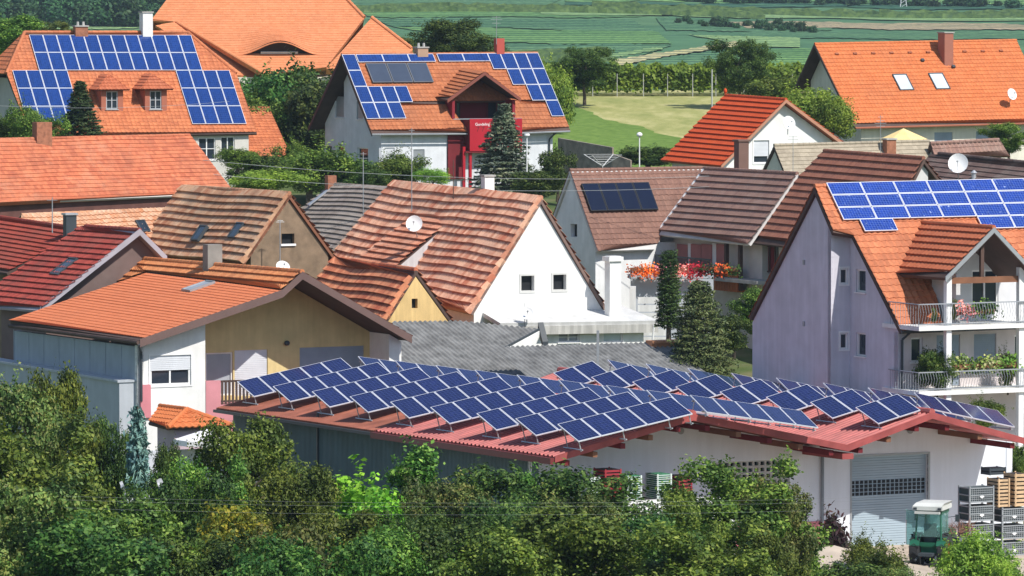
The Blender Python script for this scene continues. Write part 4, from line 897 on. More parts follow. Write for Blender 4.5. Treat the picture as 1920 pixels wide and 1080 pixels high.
# ================================================================ house with the red balcony
h = house('solar_house', 'white house with red gabled balcony, solar panels along roof edges and grey collectors', 'house', (640, 103), 365, (1008, 100), (697, 250), 27, T_TAN, mat('white_blue_render', (.66, .68, .72), streak=.05), E2=(578, 240), tk=dict(tw=.3, th=.36, amp=.05, lip=.03, seg=3, anchor=True), ovg=1.0, ove=.6,
   frontpoly=[[(640, 103), (1008, 100), (1045, 188), (673.5, 192)], [(673.5, 192), (835, 190), (879, 248), (697, 250)], [(964, 189), (1045, 188), (1070, 245), (964, 247)]],
   gwin=[(629, 181, 645, 221, dict(shutter=.95, smat=GREYM)), (669, 190, 681, 224, dict(shutter=.95, smat=GREYM)), (607, 272, 622, 292), (631, 273, 646, 300), (670, 277, 690, 330)],
   swin=[(712, 277, 740, 322, dict(shutter=.7, smat=SHUT)), (775, 280, 796, 330, dict(shutter=.5, smat=GREYM)), (838, 278, 850, 330)])
rt = h.root; Fp = h.F
b = MB(); b.box(h.EA-UP*.2-fr*0-e27*.02, h.RA-h.EA, UP*.24, e27*.06); b.build('verge_board', WOODD, rt)
b = MB(); b.box(h.GA-UP*.25-e27*.02, h.RA-h.GA, UP*.28, e27*.06); b.build('verge_board', mat('maroon_wood', (.10, .035, .035)), rt)
s = 2.843
def q_(x, y): return x/s+540, y/s
u0, v0 = Fp.uv(*q_(282, 298)); u1 = Fp.uv(*q_(1328, 286))[0]; w_ = (u1-u0)/15.2; h_ = (Fp.uv(*q_(400, 555))[1]-v0)/3
mp_ = panelmesh(w_, h_, CELLB, SILVER, 6, 9, fw=.03); ml_ = panelmesh(w_*1.98, h_*.5, CELLB, SILVER, 9, 5, fw=.03)
panelgrid(rt, Fp, (u0, v0), w_, h_, [(0, 0), (0, 1)]+[(c, 2) for c in range(4)]+[(c, 3) for c in range(3)]+[(15.2-4+c, 0) for c in range(4)]+[(15.2-3+c, 1) for c in range(3)]+[(15.2-2+c, 2) for c in range(2)]+[(14.2, 3)], mp_, .12)
for c in (1.05, 3.03, 5.01, 7.25, 9.23): place(ml_, 'solar_panel', Fp, u0+c*w_, v0, .12, rt)
uc0, vc0 = Fp.uv(*q_(408, 347)); uc1 = Fp.uv(*q_(735, 345))[0]; vc1 = Fp.uv(*q_(445, 450))[1]; cw = (uc1-uc0)/3; mc = panelmesh(cw-.03, vc1-vc0, COLL, mat('collector_frame', (.12, .13, .15)), 1, 1, t=.1, fw=.06, name='thermal_collector')
for i in range(3): place(mc, 'thermal_collector', Fp, uc0+i*cw, vc0, .1, rt)
# gabled dormer
bk0 = Fp.pt(*Fp.uv(866, 127)); apx = onv(909, 135, bk0, -63); dl_ = onv(839, 187, apx, 27); dr_ = onv(976, 184, apx, 27); back = bk0-apx
dlb = Fp.pt(*Fp.uv(818, 183)); pL = Pl3(bk0, apx, dl_); pR = Pl3(bk0, apx, dr_); mb = MB()
g_ = [pL.uvp(bk0), pL.uvp(apx), pL.uvp(dl_), pL.uvp(dlb)]; tiles(mb, pL, g_, tw=.3, th=.40, amp=.02, lip=.08, seg=2); slab(mb, pL, g_)
g_ = [pR.uvp(bk0), pR.uvp(apx), pR.uvp(dr_), pR.uvp(dr_+back)]; tiles(mb, pR, g_, seg=2); slab(mb, pR, g_)
drf = mb.build('dormer_roof', [T_TAN, WOODD], rt)
b = MB(); b.box(dl_-UP*.22+fr*.02, apx-dl_, UP*.24, -fr*.06); b.box(apx-UP*.22+fr*.02, dr_-apx, UP*.24, -fr*.06); b.build('verge_board', mat('red_brown_verge', (.22, .07, .05)), drf)
fp_ = Pl(V((dl_.x, dl_.y, dl_.z))-fr*.3, e27, V((0, 0, -1))); print('B', (dl_-h.EA).dot(fr), (h.sw.o-h.EA).dot(fr)); uA = fp_.uv(848, 200)[0]; uB = fp_.uv(966, 200)[0]; vd_ = fp_.uv(910, 283)[1]; vt = fp_.uv(910, 222)[1]
mb = MB(); dep2 = 2.6; bw2 = Pl(fp_.pt(0, 0, -dep2), e27, V((0, 0, -1))); uap = bw2.uvp(apx)[0]
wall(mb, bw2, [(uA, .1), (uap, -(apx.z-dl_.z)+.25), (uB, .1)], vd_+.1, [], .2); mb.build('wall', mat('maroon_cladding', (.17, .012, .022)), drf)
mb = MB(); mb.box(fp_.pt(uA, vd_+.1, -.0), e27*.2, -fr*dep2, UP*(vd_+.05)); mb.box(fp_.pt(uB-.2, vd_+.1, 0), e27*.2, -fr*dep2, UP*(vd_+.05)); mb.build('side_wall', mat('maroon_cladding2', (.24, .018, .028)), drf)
dw = bw2.rect(912, 190, 940, 226); window(drf, bw2, (dw[0], dw[1], dw[2], dw[3]), rec=-.08, nm='balcony_door', fm=DARKRED, sill=False)
dw = bw2.rect(853, 190, 863, 222); window(drf, bw2, dw, rec=-.08, fm=DARKRED, sill=False)
ufl = fp_.uv(880, 250)[0]; ufr = fp_.uv(978, 250)[0]
fo_ = h.sw.o+fr*.95; fq = Pl(V((fo_.x, fo_.y, dl_.z)), e27, V((0, 0, -1)))
ufl, vt = fq.uv(880, 223); ufr = fq.uv(978, 250)[0]; vd_ = fq.uv(910, 283)[1]; uf0 = fq.uv(850, 250)[0]
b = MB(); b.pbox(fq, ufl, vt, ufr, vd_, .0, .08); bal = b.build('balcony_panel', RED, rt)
b = MB(); b.pbox(fq, ufl, vt+.1, ufl+.07, vd_, -1.6, .0); b.pbox(fq, uf0, vt+.9, ufl, vd_+1.9, -.9, -.8); b.build('balcony_panel', DARKRED, rt)  # balcony side and wall patch, their shade put into the dark red
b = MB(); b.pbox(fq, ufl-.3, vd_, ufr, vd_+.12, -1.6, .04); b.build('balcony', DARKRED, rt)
b = MB(); b.pbox(fq, uf0, vt-.03, ufr, vt+.03, -.02, .04); b.build('handrail', GREYM, rt)
for px in (872, 884):
    u = fq.uv(px, 300)[0]; b = MB(); b.pbox(fq, u-.09, vd_-.3, u+.09, vd_+3.2, -.3, -.12); b.build('post', RED, rt)
fp_ = fq
def text(s_, pl, u, v, size, m, name, parent, hgt=.012, depth=.004):
    c = bpy.data.curves.new(name, 'FONT'); c.body = s_; c.size = size; c.extrude = depth; o = bpy.data.objects.new(name, c); S.collection.objects.link(o); bpy.context.view_layer.update()
    dg = bpy.context.evaluated_depsgraph_get(); me = bpy.data.meshes.new_from_object(o.evaluated_get(dg)); bpy.data.objects.remove(o); me.materials.clear(); me.materials.append(m)
    return place(me, name, pl, u, v, hgt, parent)
t1 = fp_.uv(890, 235.5); text('Gundeling', fp_, t1[0], t1[1], .27, WHITEM, 'lettering_and_marks', bal, .085)
t1 = fp_.uv(892, 247); text('7 7', fp_, t1[0], t1[1], .5, DARKRED, 'lettering_and_marks', bal, .085)  # dark red marks shaped like two sevens
chimney(rt, Fp, 776, 803, 90, 104, mat('tan_chimney', (.40, .26, .18)), az=27, pots=2); chimney(rt, Fp, 926, 946, 72, 101, mat('red_chimney', (.42, .08, .06)), az=27, cap=False)
mast(rt, 931, 30, 75, 368.5, bars=((.95, .6), (.85, .8), (.7, .6)), r=.02)
b = MB(); b.path([h.EB-e27*1.0-UP*.1, h.EB-e27*1.3-fr*.5-UP*.6, h.EB-e27*1.3-fr*.5-UP*4.5], .06); b.build('downpipe', DARKM, rt)
b = MB(); b.tube(h.EA-UP*.08+fr*.05, onv(879, 249, h.EA, 27)-UP*.08+fr*.05, .06, .06, 6); b.tube(onv(964, 248, h.EA, 27)-UP*.08+fr*.05, h.EB-UP*.08+fr*.05, .06, .06, 6); b.build('gutter', GREYM, rt)
# ================================================================ top right: orange roof house
h = house('village_house', 'wide bright orange roofed house with two skylights and a brick chimney', 'house', (1527, 83), 372, (1906, 76), (1603, 238), 27, T_BRIGHT, CREAM, E2=(1490, 165), tk=dict(tw=.3, th=.36, amp=.045, lip=.035, seg=3), ovg=.9, ove=.7, swin=[(1752, 248, 1786, 275, dict(shutter=.8, smat=SHUTB)), (1830, 246, 1860, 275, dict(shutter=.8, smat=SHUTB))],
   frontpoly=[[(1527, 83), (1906, 76), (1975, 229), (1603, 238)]])
rt = h.root; skylight(rt, h.F, [(1673, 141), (1699, 140), (1713, 170), (1686, 171)], glass=SKYGL); skylight(rt, h.F, [(1740, 139), (1766, 138), (1782, 168), (1754, 169)], glass=SKYGL)
chimney(rt, h.F, 1761, 1785, 62, 112, mat('rust_chimney', (.33, .13, .09)), az=27, deep=.9)
for i in range(10):
    px = 1568+i*34.2; py = 102-i*.65; u, v = h.F.uv(px, py); b = MB(); b.pbox(h.F, u-.14, v-.05, u+.14, v+.1, .0, .14); b.build('vent_tile', mat('vent_tile_brown', (.30, .10, .05)), rt)
for px, py in ((1729, 115), (1787, 127)): u, v = h.F.uv(px, py); b = MB(); b.pbox(h.F, u-.14, v-.1, u+.1, v+.1, .0, .2); b.build('vent_pipe', DARKM, rt)
u, v = h.F.uv(1893, 195); dish(rt, 1896, 177, h.F.pt(u, v).y-.6, .42, look=(.6, -.75, .3), base=h.F.pt(u, v))
for a, c in ((h.EA, h.RA), (h.GA, h.RA)): b = MB(); b.box(a-UP*.2-e27*.03, c-a, UP*.24, e27*.06); b.build('verge_board', WOODD, rt)
b = MB(); b.tube(h.EA-UP*.08+fr*.05, h.EB-UP*.08+fr*.05, .07, .07, 6); b.build('gutter', mat('rust_gutter', (.35, .12, .07)), rt)
# ================================================================ vivid red roofed small house
h = house('village_house', 'small house with vivid red roof, white gable and satellite dish', 'house', (1474, 187), 343, (1360, 179), (1352, 311), 117, T_RED, WHITE, E2=(1580, 267), tk=dict(tw=.3, th=.44, amp=.025, lip=.09, seg=2), ovg=.55, ove=.5, gwin=[(1413, 263, 1442, 306, dict(shutter=.7, border=.08))], edge=mat('red_edge', (.35, .10, .05)))
dish(h.root, 1478, 231, 339.5, .46, look=(.5, -.8, .3), polelen=.7); b = MB(); b.tube(h.RB, h.RB+UP*.5, .06, .02, 6); b.sphere(h.RB+UP*.3, .12, 1.4); b.build('ridge_finial', T_RED, h.root)
b = MB()
for a, c in ((h.EA, h.RA), (h.RA, h.GA)): b.box(a-UP*.2+fr*.03, c-a, UP*.22, -fr*.06)
b.build('verge_board', mat('pale_red_verge', (.45, .22, .14)), h.root)
# ================================================================ white gabled house in the middle
SG = lambda u, v: .2-.16*sin(u*.42+.4)*(.4+.6*min(1, v/4)) - .05*sin(u*1.3+v*.7)
h = house('village_house', 'old house with blank white gable, two small dark windows and sagging striped terracotta roof', 'house', (1015, 371), 262, (745, 342), (882, 588), 117, T_OLD, WHITE, E2=(1140, 582), tk=dict(tw=.24, th=.47, amp=.03, lip=.105, sag=SG), ovg=.12, ove=.25, edge=mat('brown_edge', (.20, .13, .11)),
   frontpoly=[[(745, 342), (1015, 371), (882, 588), (604, 520)]], gwin=[(977, 517, 1001, 545, dict(open=1)), (1037, 515, 1061, 543, dict(open=1))])
rt = h.root
for r in ((977, 517, 1001, 545), (1037, 515, 1061, 543)):
    a = h.gw.rect(*r); b = MB()
    for q in ((a[0]-.09, a[1]-.09, a[2]+.09, a[1]), (a[0]-.09, a[3], a[2]+.09, a[3]+.12), (a[0]-.09, a[1], a[0], a[3]), (a[2], a[1], a[2]+.09, a[3])): b.pbox(h.gw, *q, -.05, .03)
    b.build('window_frame', mat('pale_grey_frame', (.6, .6, .58)), rt)
# shed dormer on the slope
du = h.F; a0, a1, a2, a3 = [du.pt(*du.uv(*q)) for q in ((664, 492), (739, 502), (858, 403), (785, 396))]
lift = UP*1.25; lo0, lo1 = a0+ad(207)*.9+lift*.55, a1+ad(207)*.9+lift*.55
A_ = onv(664, 492, P(664, 492, a0.y-3.3), 117); B_ = onv(739, 503, A_, 117); C_ = du.pt(*du.uv(858, 402)); 
dpl = Pl3(A_, B_, C_)
# plane from low front edge up to the roof
dn = (B_-A_).normalized(); vv = (A_-C_); dpl = Pl(C_-dn*((C_-A_).dot(dn)), dn, vv)
if dpl.n.z < 0: dpl = Pl(dpl.o, -dn, vv)
pq = dpl.poly([(664, 492), (739, 503), (858, 402), (790, 395)]); mb = MB(); tiles(mb, dpl, pq, tw=.24, th=.42, amp=.03, lip=.11); slab(mb, dpl, pq, -.12, -.03, 1); dm = mb.build('dormer_roof', [tilemat('tiles_dormer_pale', (.66, .30, .19), (.5, .18, .10), pale=(.66, .46, .36), paleamt=.4), WOODD], rt)
B2 = dpl.pt(*dpl.uv(739, 503)); C2 = dpl.pt(*dpl.uv(858, 402)); base_ = du.pt(*du.uv(790, 507)); 
b = MB(); b.prism([B2-UP*.12, base_-UP*.2, C2-UP*.1], -fr*-.0+ax*.2, 0); b.prism([A_-UP*.12, A_-UP*1.6, B2-UP*1.6, B2-UP*.12], -ad(207)*.15, 0); b.build('dormer_cheek', mat('pale_cheek', (.62, .62, .63), streak=.2), dm)
u, v = dpl.uv(790, 452); dish(rt, 777, 420, dpl.pt(u, v).y-.8, .42, look=(-.1, -.93, .3), base=dpl.pt(*dpl.uv(783, 448)))
mast(rt, 772, 240, 385, h.RA.y+7, bars=((.97, .3),), r=.025); mast(rt, 850, 300, 362, h.RA.y+6, bars=((.8, .2),), r=.025, m=WOODD)
chimney(rt, h.G, 902, 927, 331, 362, WHITE, az=27)
# white square pillar chimney
pv = P(1149, 575, h.RA.y+.6); tz = P(1149, 480, pv.y).z; b = MB(); b.cbox(V((pv.x, pv.y, (tz+17)/2)), .62, .55, tz-17, 0, 27); b.cbox(V((pv.x, pv.y, tz-.14)), .80, .74, .22, 0, 27)
o = b.build('chimney', WHITE, rt)
# flat roofed annex in front of it
af = P(884, 576, h.RA.y-.4); ab_ = onv(1138, 570, af, 27); fz = P(938, 606, af.y-2.9)
apl = Pl(af, ab_-af, fz-af); 
if apl.n.z < 0: apl = Pl(af, af-ab_, fz-af)
pq = apl.poly([(884, 573), (1150, 566), (1234, 601), (938, 606)])
rt2 = empty('flat_annex', (fz.x+3, fz.y+2, 18.6), 'flat roofed white annex with grey fascia below the white gable', 'annex')
b = MB(); slab(b, apl, pq, -.2, 0, 0); b.build('roof', mat('pale_roof_felt', (.62, .62, .61), var=.18, streak=.1), rt2)
f0 = apl.pt(*pq[3]); f1 = apl.pt(*pq[2]); dF = f1-f0; fpl2 = Pl(f0-UP*.02+fr*.02, dF, V((0, 0, -1))); Lf = dF.length; vb = fpl2.uv(1080, 626)[1]
b = MB(); b.pbox(fpl2, 0, .15, Lf, vb, -.15, 0); b.build('fascia', mat('fascia_grey', (.50, .49, .46), streak=.3), rt2)
wpl2 = Pl(fpl2.pt(0, vb, -.4), dF, V((0, 0, -1))); hs = [wpl2.rect(1047, 622, 1087, 642), wpl2.rect(1131, 620, 1168, 642)]
mw = MB(); wall(mw, wpl2, [(.3, 0), (Lf-.6, 0)], 2.6, hs, .25); mw.build('wall', WHITE, rt2); window(rt2, wpl2, hs[0], mull=2, cross=1, pm=CURT); window(rt2, wpl2, hs[1], pm=mat('pale_curtain', (.5, .6, .6)))
b = MB(); b.path([fpl2.pt(Lf-.25, .2, .02), fpl2.pt(Lf-.3, vb+2, -.3)], .05); b.build('downpipe', WHITEM, rt2)
dish(rt2, 988, 588, fz.y+.4, .33, look=(.1, -.9, .4), polelen=.4); mast(rt2, 984, 568, 600, fz.y+.5, r=.02)
# ================================================================ yellow gabled wing
h = house('yellow_wing', 'small wing with yellow triangular gable, one slit window and wavy old red roof', 'wing', (780, 506), 257.5, (640, 486), (714, 612), 117, T_OLDR, mat('sunny_yellow', (.72, .50, .22), streak=.15), E2=(856, 612), tk=dict(tw=.24, th=.44, amp=.03, lip=.12, sag=lambda u, v: .14-.13*sin(u*.7)), ovg=.04, ove=.05, edge=WOODD, gwin=[(772, 560, 783, 578, dict(open=1))],
   frontpoly=[[(632, 484), (780, 506), (712, 618), (560, 580)]], zb=18)
# ================================================================ grey corrugated shed roofs
o1 = P(1012, 617, 256); shp = RP(o1, 27, -63, 17); rt = empty('old_shed', (o1.x-4, o1.y-4, 18.6), 'old shed with weathered grey corrugated fibre cement roofs behind the solar hall', 'shed')
b = MB(); pq = shp.poly([(735, 604), (862, 603), (1012, 618), (932, 664), (1040, 730), (740, 705)]); ribs(b, shp, pq, .26, .08, 0, True); b.build('roof', FIBRE, rt)
o2 = P(1258, 645, 252); sh2 = RP(o2, 27, -63, 15); b = MB(); pq = sh2.poly([(918, 652), (1258, 642), (1330, 706), (1010, 725)]); ribs(b, sh2, pq, .26, .08, 0, True); b.build('roof', FIBRE, rt)
b = MB(); r0 = sh2.pt(*sh2.uv(918, 652)); r1 = sh2.pt(*sh2.uv(1258, 642)); b.box(r0+e27*2.5-UP*4+fr*1.2, (r1-r0)*.8, fr*5, UP*2.2); b.build('wall', CONC, rt)
a = shp.pt(*shp.uv(1012, 618)); c = shp.pt(*shp.uv(942, 656)); b = MB(); b.box(a-UP*.02, c-a, e27*.1, UP*.12); b.box(a+UP*.0-e27*.1, fr*.5-UP*.9, e27*.3, UP*.35); b.build('edge_board', DARKM, rt)
b = MB(); b.prism([a, c, a+(c-a)*.3-UP*.9], e27*.15); b.build('wall', WHITE, rt)
px = P(1121, 640, 246); b = MB(); b.cbox(px-UP*1.0, .12, .12, 3.0); thing(b, 'roof_pole', GREYM, 'short grey square post standing up behind the solar racks', 'post')
# ================================================================ grey-brown roof
h = house('village_house', 'old house with weathered grey brown roof and tiny brick chimney', 'house', (738, 354), 292, (623, 346), (612, 484), 117, T_GREY, mat('ochre_gable', (.36, .30, .17)), tk=dict(tw=.25, th=.36, amp=.03, lip=.08, sag=lambda u, v: .09-.08*sin(u*.6)), ovg=.3, frontpoly=[[(623, 346), (738, 354), (612, 486), (470, 470)]])
chimney(h.root, h.F, 609, 631, 329, 352, BRICK, cap=False); mast(h.root, 681, 285, 402, h.RA.y-1, bars=((.97, .35), (.9, .5)), r=.03)
b = MB(); b.box(h.F.pt(*h.F.uv(616, 356), .03), ad(207)*1.3-UP*.9, fr*.3, UP*.08); b.build('flashing', ZINC, h.root)
# ================================================================ brown house with collectors
h = house('village_house', 'brown tiled house with four dark blue thermal collectors and bluish side gable', 'house', (1068, 320), 291, (1319, 315), (1121, 470), 27, T_BROWN, mat('white_render_b', (.74, .75, .76), streak=.06), tk=dict(tw=.3, th=.36, amp=.05, lip=.03), ovg=.12, ove=.5, frontpoly=[[(1068, 320), (1319, 315), (1227, 467), (1120, 470)]], zb=19, gwin=[(1070, 420, 1082, 444, dict(open=1))], edge=mat('pale_verge', (.55, .53, .52)))
rt = h.root; u0, v0 = h.F.uv(1087, 348); u1 = h.F.uv(1214, 345)[0]; v1 = h.F.uv(1103, 400)[1]; cw = (u1-u0)/4
mc = panelmesh(cw-.01, v1-v0, COLLB, BLACK, 1, 1, t=.1, fw=.04, name='thermal_collector')
for i in range(4): place(mc, 'thermal_collector', h.F, u0+i*cw, v0, .12, rt)
cb = MAT_CB = None
# courtyard houses with brown roofs (ridges running back)
h = house('village_house', 'grey brown roofed house with long balcony, pink shutters and white verge line', 'house', (1495, 326), 283, (1320, 316), (1405, 449), 117, T_BROWNG, mat('grey_cream', (.55, .52, .48)), tk=dict(tw=.3, th=.42, amp=.02, lip=.085), ovg=.2, ove=.9, zb=18.8, frontpoly=[[(1320, 316), (1495, 326), (1404, 458), (1232, 439)]], edge=mat('pale_verge', (.55, .53, .52)))
rt = h.root; b = MB(); b.box(h.RB+UP*.02, h.EB-h.RB, fr*.16, UP*.08); b.build('verge_flashing', WHITEM, rt); T_sw = h.sw
sw = h.sw
for i, x in enumerate((1272, 1298, 1318, 1346)):
    r = sw.rect(x, 458, x+19, 508); b = MB(); b.pbox(sw, r[0], r[1], r[2], r[3], .03, .10); b.build('shutter', mat('dusty_pink', (.42, .17, .16)), rt)
for x in (1291, 1337): r = sw.rect(x, 456, x+7, 510); b = MB(); b.pbox(sw, r[0], r[1], r[2], r[3], .0, .05); b.build('window', WHITEM, rt)
r = sw.rect(1240, 512, 1372, 524); b = MB(); b.pbox(sw, r[0]-1, r[1], r[2]+5, r[1]+.18, 0, 1.3); dk = b.build('balcony', CONC, rt)
b = MB(); b.pbox(sw, r[0]-1, r[1]-.95, r[2], r[1]-.88, 1.25, 1.3); 
for i in range(int((r[2]-r[0]+1)/.14)): b.pbox(sw, r[0]-1+i*.14, r[1]-.9, r[0]-.97+i*.14, r[1], 1.26, 1.29)
b.build('railing', DARKM, dk)
BALC = (sw, r)
h = house('village_house', 'steep red brown roofed house with wooden balcony front and little grey gable', 'house', (1732, 297), 274, (1545, 283), (1610, 470), 117, T_BROWNR, mat('pale_grey_c', (.58, .58, .58)), tk=dict(tw=.3, th=.44, amp=.02, lip=.09), ovg=.2, ove=1.0, zb=18.6, E2=(1775, 352), frontpoly=[[(1545, 283), (1732, 297), (1640, 480), (1385, 452)]])
rt = h.root; sw = h.sw
r = sw.rect(1371, 500, 1416, 545); b = MB(); n = 9
for i in range(n): b.pbox(sw, r[0]+(r[2]-r[0])*i/n, r[1], r[0]+(r[2]-r[0])*(i+.85)/n, r[3], 1.0, 1.05)
b.pbox(sw, r[0], r[3]-.1, r[2], r[3], 0, 1.0); b.build('balcony_front', WOODO, rt)
b = MB(); r2 = sw.rect(1372, 456, 1388, 505); b.pbox(sw, *r2, .01, .06); b.build('door', BLACK, rt)
b = MB(); r2 = sw.rect(1392, 458, 1412, 500); b.pbox(sw, *r2, .02, .05); b.build('window', CURT, rt)
for x in (1388, 1414):
    r2 = sw.rect(x, 456, x+6, 545); b = MB(); b.pbox(sw, r2[0], r2[1], r2[0]+.2, r2[3], .8, 1.0); b.build('post', WOODD, rt)
r2 = sw.rect(1424, 460, 1457, 510); window(rt, sw, r2, rec=-.08, fm=WOODD, mull=3, pm=DARKRED, nm='shuttered_window')
chimney(rt, h.F, 1378, 1403, 262, 320, mat('brown_chimney', (.17, .10, .08)), az=27, cap=True) if 0 else None
# chimney rising behind the grey brown roof
p0 = P(1390, 322, 292); b = MB(); tz = P(1390, 265, 292).z; b.cbox(V((p0.x, p0.y, (tz+p0.z)/2-.5)), .62, .55, tz-p0.z+1, 0, 27); b.cbox(V((p0.x, p0.y, tz+.05)), .75, .68, .1, 0, 27); b.build('chimney', mat('brown_chimney', (.17, .10, .08)), bpy.data.objects[rt.name])
# beige and brown roofs behind them
h = house('village_house', 'low house with coarse beige slate roof in front of the yellow parasol', 'house', (1451, 273), 322, (1742, 265), (1476, 330), 27, T_BEIGE, CREAM, tk=dict(tw=.3, th=.3, amp=0, lip=.03, seg=1), ovg=.1, ove=.3, frontpoly=[[(1451, 273), (1742, 265), (1770, 338), (1474, 330)]], zb=22)
chimney(h.root, h.F, 1655, 1680, 262, 290, BRICK, az=27, cap=True); mast(h.root, 1651, 216, 285, 320, bars=((.95, .3), (.85, .5), (.78, .7), (.7, .5)), r=.02); mast(h.root, 1487, 255, 320, 317, bars=((.98, .5), (.9, .6)), r=.02)
h = house('village_house', 'small roof of mixed brown pantiles adjoining the beige slate roof', 'house', (1744, 269), 326, (1873, 262), (1752, 296), 27, T_BROWNG, CREAM, tk=dict(tw=.3, th=.36, amp=.06, lip=.03), ovg=.1, ove=.3, zb=22, frontpoly=[[(1744, 269), (1873, 262), (1893, 293), (1752, 296)]])
h = house('village_house', 'dark brown ribbed roof behind the speckled solar panels', 'house', (1990, 312), 290, (1760, 288), (1890, 400), 117, tilemat('tiles_dark_plum', (.17, .105, .09), (.12, .075, .065), dirtamt=.3, pale=(.28, .24, .21), paleamt=.5), CREAM, tk=dict(tw=.3, th=.40, amp=.02, lip=.05), zb=20, ovg=.2, frontpoly=[[(1745, 288), (1990, 312), (1890, 400), (1680, 372)]])
p0 = h.F.pt(*h.F.uv(1797, 340)); dish(h.root, 1797, 307, p0.y-1.0, .56, look=(-.2, -.92, .28), base=p0)
p0 = h.F.pt(*h.F.uv(1826, 336)); b = MB(); b.tube(p0-UP*.3, p0+UP*.35, .13, .13, 10); b.tube(p0+UP*.35, p0+UP*.5, .2, .05, 10); b.build('vent_pipe', ZINC, h.root)
# ================================================================ small things
# yellow parasol
def parasol(c, r, hgt, m, label, pole=2.4):
    rt = empty('parasol', tuple(c), label, 'parasol'); b = MB(); n = 8; top = c+UP*(pole+hgt)
    pts = [c+V((r*cos(2*pi*i/n+.2), r*sin(2*pi*i/n+.2), pole)) for i in range(n)]
    for i in range(n):
        a, d = pts[i], pts[(i+1) % n]; mdl = (a+d)/2*.98+c*.02; b.face([top, a, d]); b.face([a, a-UP*.22, d-UP*.22, d]); b.face([top-UP*.04, d-UP*.04, a-UP*.04])
    b.build('canopy', m, rt); b = MB(); b.tube(c, top, .03, .03, 6); b.build('pole', WHITEM, rt)
    b = MB(); b.cbox(c+UP*.05, .6, .6, .1); b.build('base', CONC, rt)
    return rt
cc = P(1694, 258, 355); parasol(V((cc.x, cc.y, cc.z-2.5)), 1.65, .72, mat('yellow_fabric', (.80, .62, .28), bmp=0), 'yellow garden parasol open in front of the orange roofed house')
tc = P(390, 823, 214); rt = parasol(V((tc.x, tc.y, tc.z-2.1)), 1.4, .42, mat('white_fabric', (.82, .80, .80), bmp=0), 'white garden parasol open below the small orange pavilion', pole=2.1)
# white garden wall by the pavilion and white cloths
b = MB(); p = P(300, 880, 213); b.box(V((p.x-1.5, p.y, 17.5)), e27*6, -fr*.2, UP*(P(360, 848, 213).z-17.5)); thing(b, 'garden_wall', mat('bluish_white_wall', (.55, .56, .62)), 'plain white garden wall behind the blue spruce', 'wall')
rr_ = random.Random(3)
for i, (x, y, w0, L_) in enumerate(((240, 930, .22, .8), (270, 922, .24, .8), (297, 900, .20, .7), (226, 905, .12, .5))):
    q = P(x, y, 175.5-i*.3); b = MB(); n = 7; L0 = []
    for k in range(n+1):
        f_ = k/n; ww = w0*(1-.35*abs(f_-.5))*rr_.uniform(.75, 1.1); c = q+V((.45*L_*f_, .10*sin(k*1.9), -L_*f_)); L0.append((c-V((ww/2, -.05, .04*sin(k))), c+V((ww/2, .10*cos(k*1.3), .05))))
    for (a1, a2), (c1, c2) in zip(L0[:-1], L0[1:]): b.prism([a1, c1, c2, a2], V((0, .012, 0)))
    thing(b, 'bird_scare_cloth', mat('cloth_white', (.80, .80, .84), bmp=0), ['white cloth strip hanging deepest among the orchard leaves', 'widest white cloth strip hanging between the orchard branches', 'white cloth strip hanging nearest the blue spruce', 'small white cloth scrap at the left end of the hanging strips'][i], 'cloth', 'white cloth strips hung in the orchard')
# stone garden wall, laundry dryer and lamp beyond
sw0 = P(1046, 262, 352); sw1 = P(1148, 280, 346); b = MB(); b.box(sw0-UP*2.2, sw1-sw0, V((.1, .4, 0)), UP*2.2); b.box(sw0+V((0, -.06, 0)), sw1-sw0, V((.1, .52, 0)), UP*.12); s1_ = P(1182, 292, 345); b.box(sw1-UP*2.2-UP*.3, s1_-sw1, V((.1, .4, 0)), UP*2.2)
thing(b, 'stone_wall', STONE, 'brown stone garden wall with pale coping beside the white house', 'wall')
b = MB(); c = P(1130, 306, 343)-UP*.3; top = c+UP*.1
for i in range(4):
    a = pi/4+i*pi/2+.25; e_ = top+V((1.4*cos(a), 1.4*sin(a), .75)); b.tube(top, e_, .022, .022, 5)
    a2 = a+pi/2
    for k in range(1, 6): f = k/5; b.tube(top+V((1.4*f*cos(a), 1.4*f*sin(a), .75*f)), top+V((1.4*f*cos(a2), 1.4*f*sin(a2), .75*f)), .009, .009, 4)
b.tube(c-UP*1.6, top, .03, .03, 6); thing(b, 'rotary_dryer', mat('light_alloy', (.68, .68, .68), bmp=0), 'rotary clothes dryer opened like an upturned umbrella near the stone wall', 'clothes dryer')
def lamp(px, yt, yb, D, label, hd=.28, flat=False):
    a = P(px, yb, D); t = P(px, yt, D); a.z = min(a.z, terr(a.x, a.y)); rt = empty('street_lamp', tuple(a), label, 'street lamp', 'small street lamps')
    b = MB(); b.tube(a, t, .05, .035, 8); b.build('pole', WHITEM, rt); b = MB()
    if flat: b.tube(t, t+UP*.12, hd, hd*.8, 12)
    else: b.sphere(t+UP*.02, hd*.7, .8)
    b.tube(t-UP*.1, t-UP*.0, .07, .1, 8); b.build('lamp_head', WHITEM, rt)
lamp(1199, 253, 312, 350, 'small street lamp with round head standing at the foot of the meadow'); lamp(988, 254, 320, 345, 'white street lamp with flat head in front of the white solar house', .2, True)
b = MB(); a = P(1335, 195, 395); b.tube(V((a.x, a.y, terr(a.x, a.y))), P(1335, 130, 395), .06, .05, 6); thing(b, 'wooden_pole', mat('weathered_pole', (.42, .42, .40)), 'pale thin pole standing at the right end of the meadow', 'pole')
b = MB(); a = P(400, 345, 300); a_ = V((a.x, a.y, 22))
p_ = P(683, 395, 290)
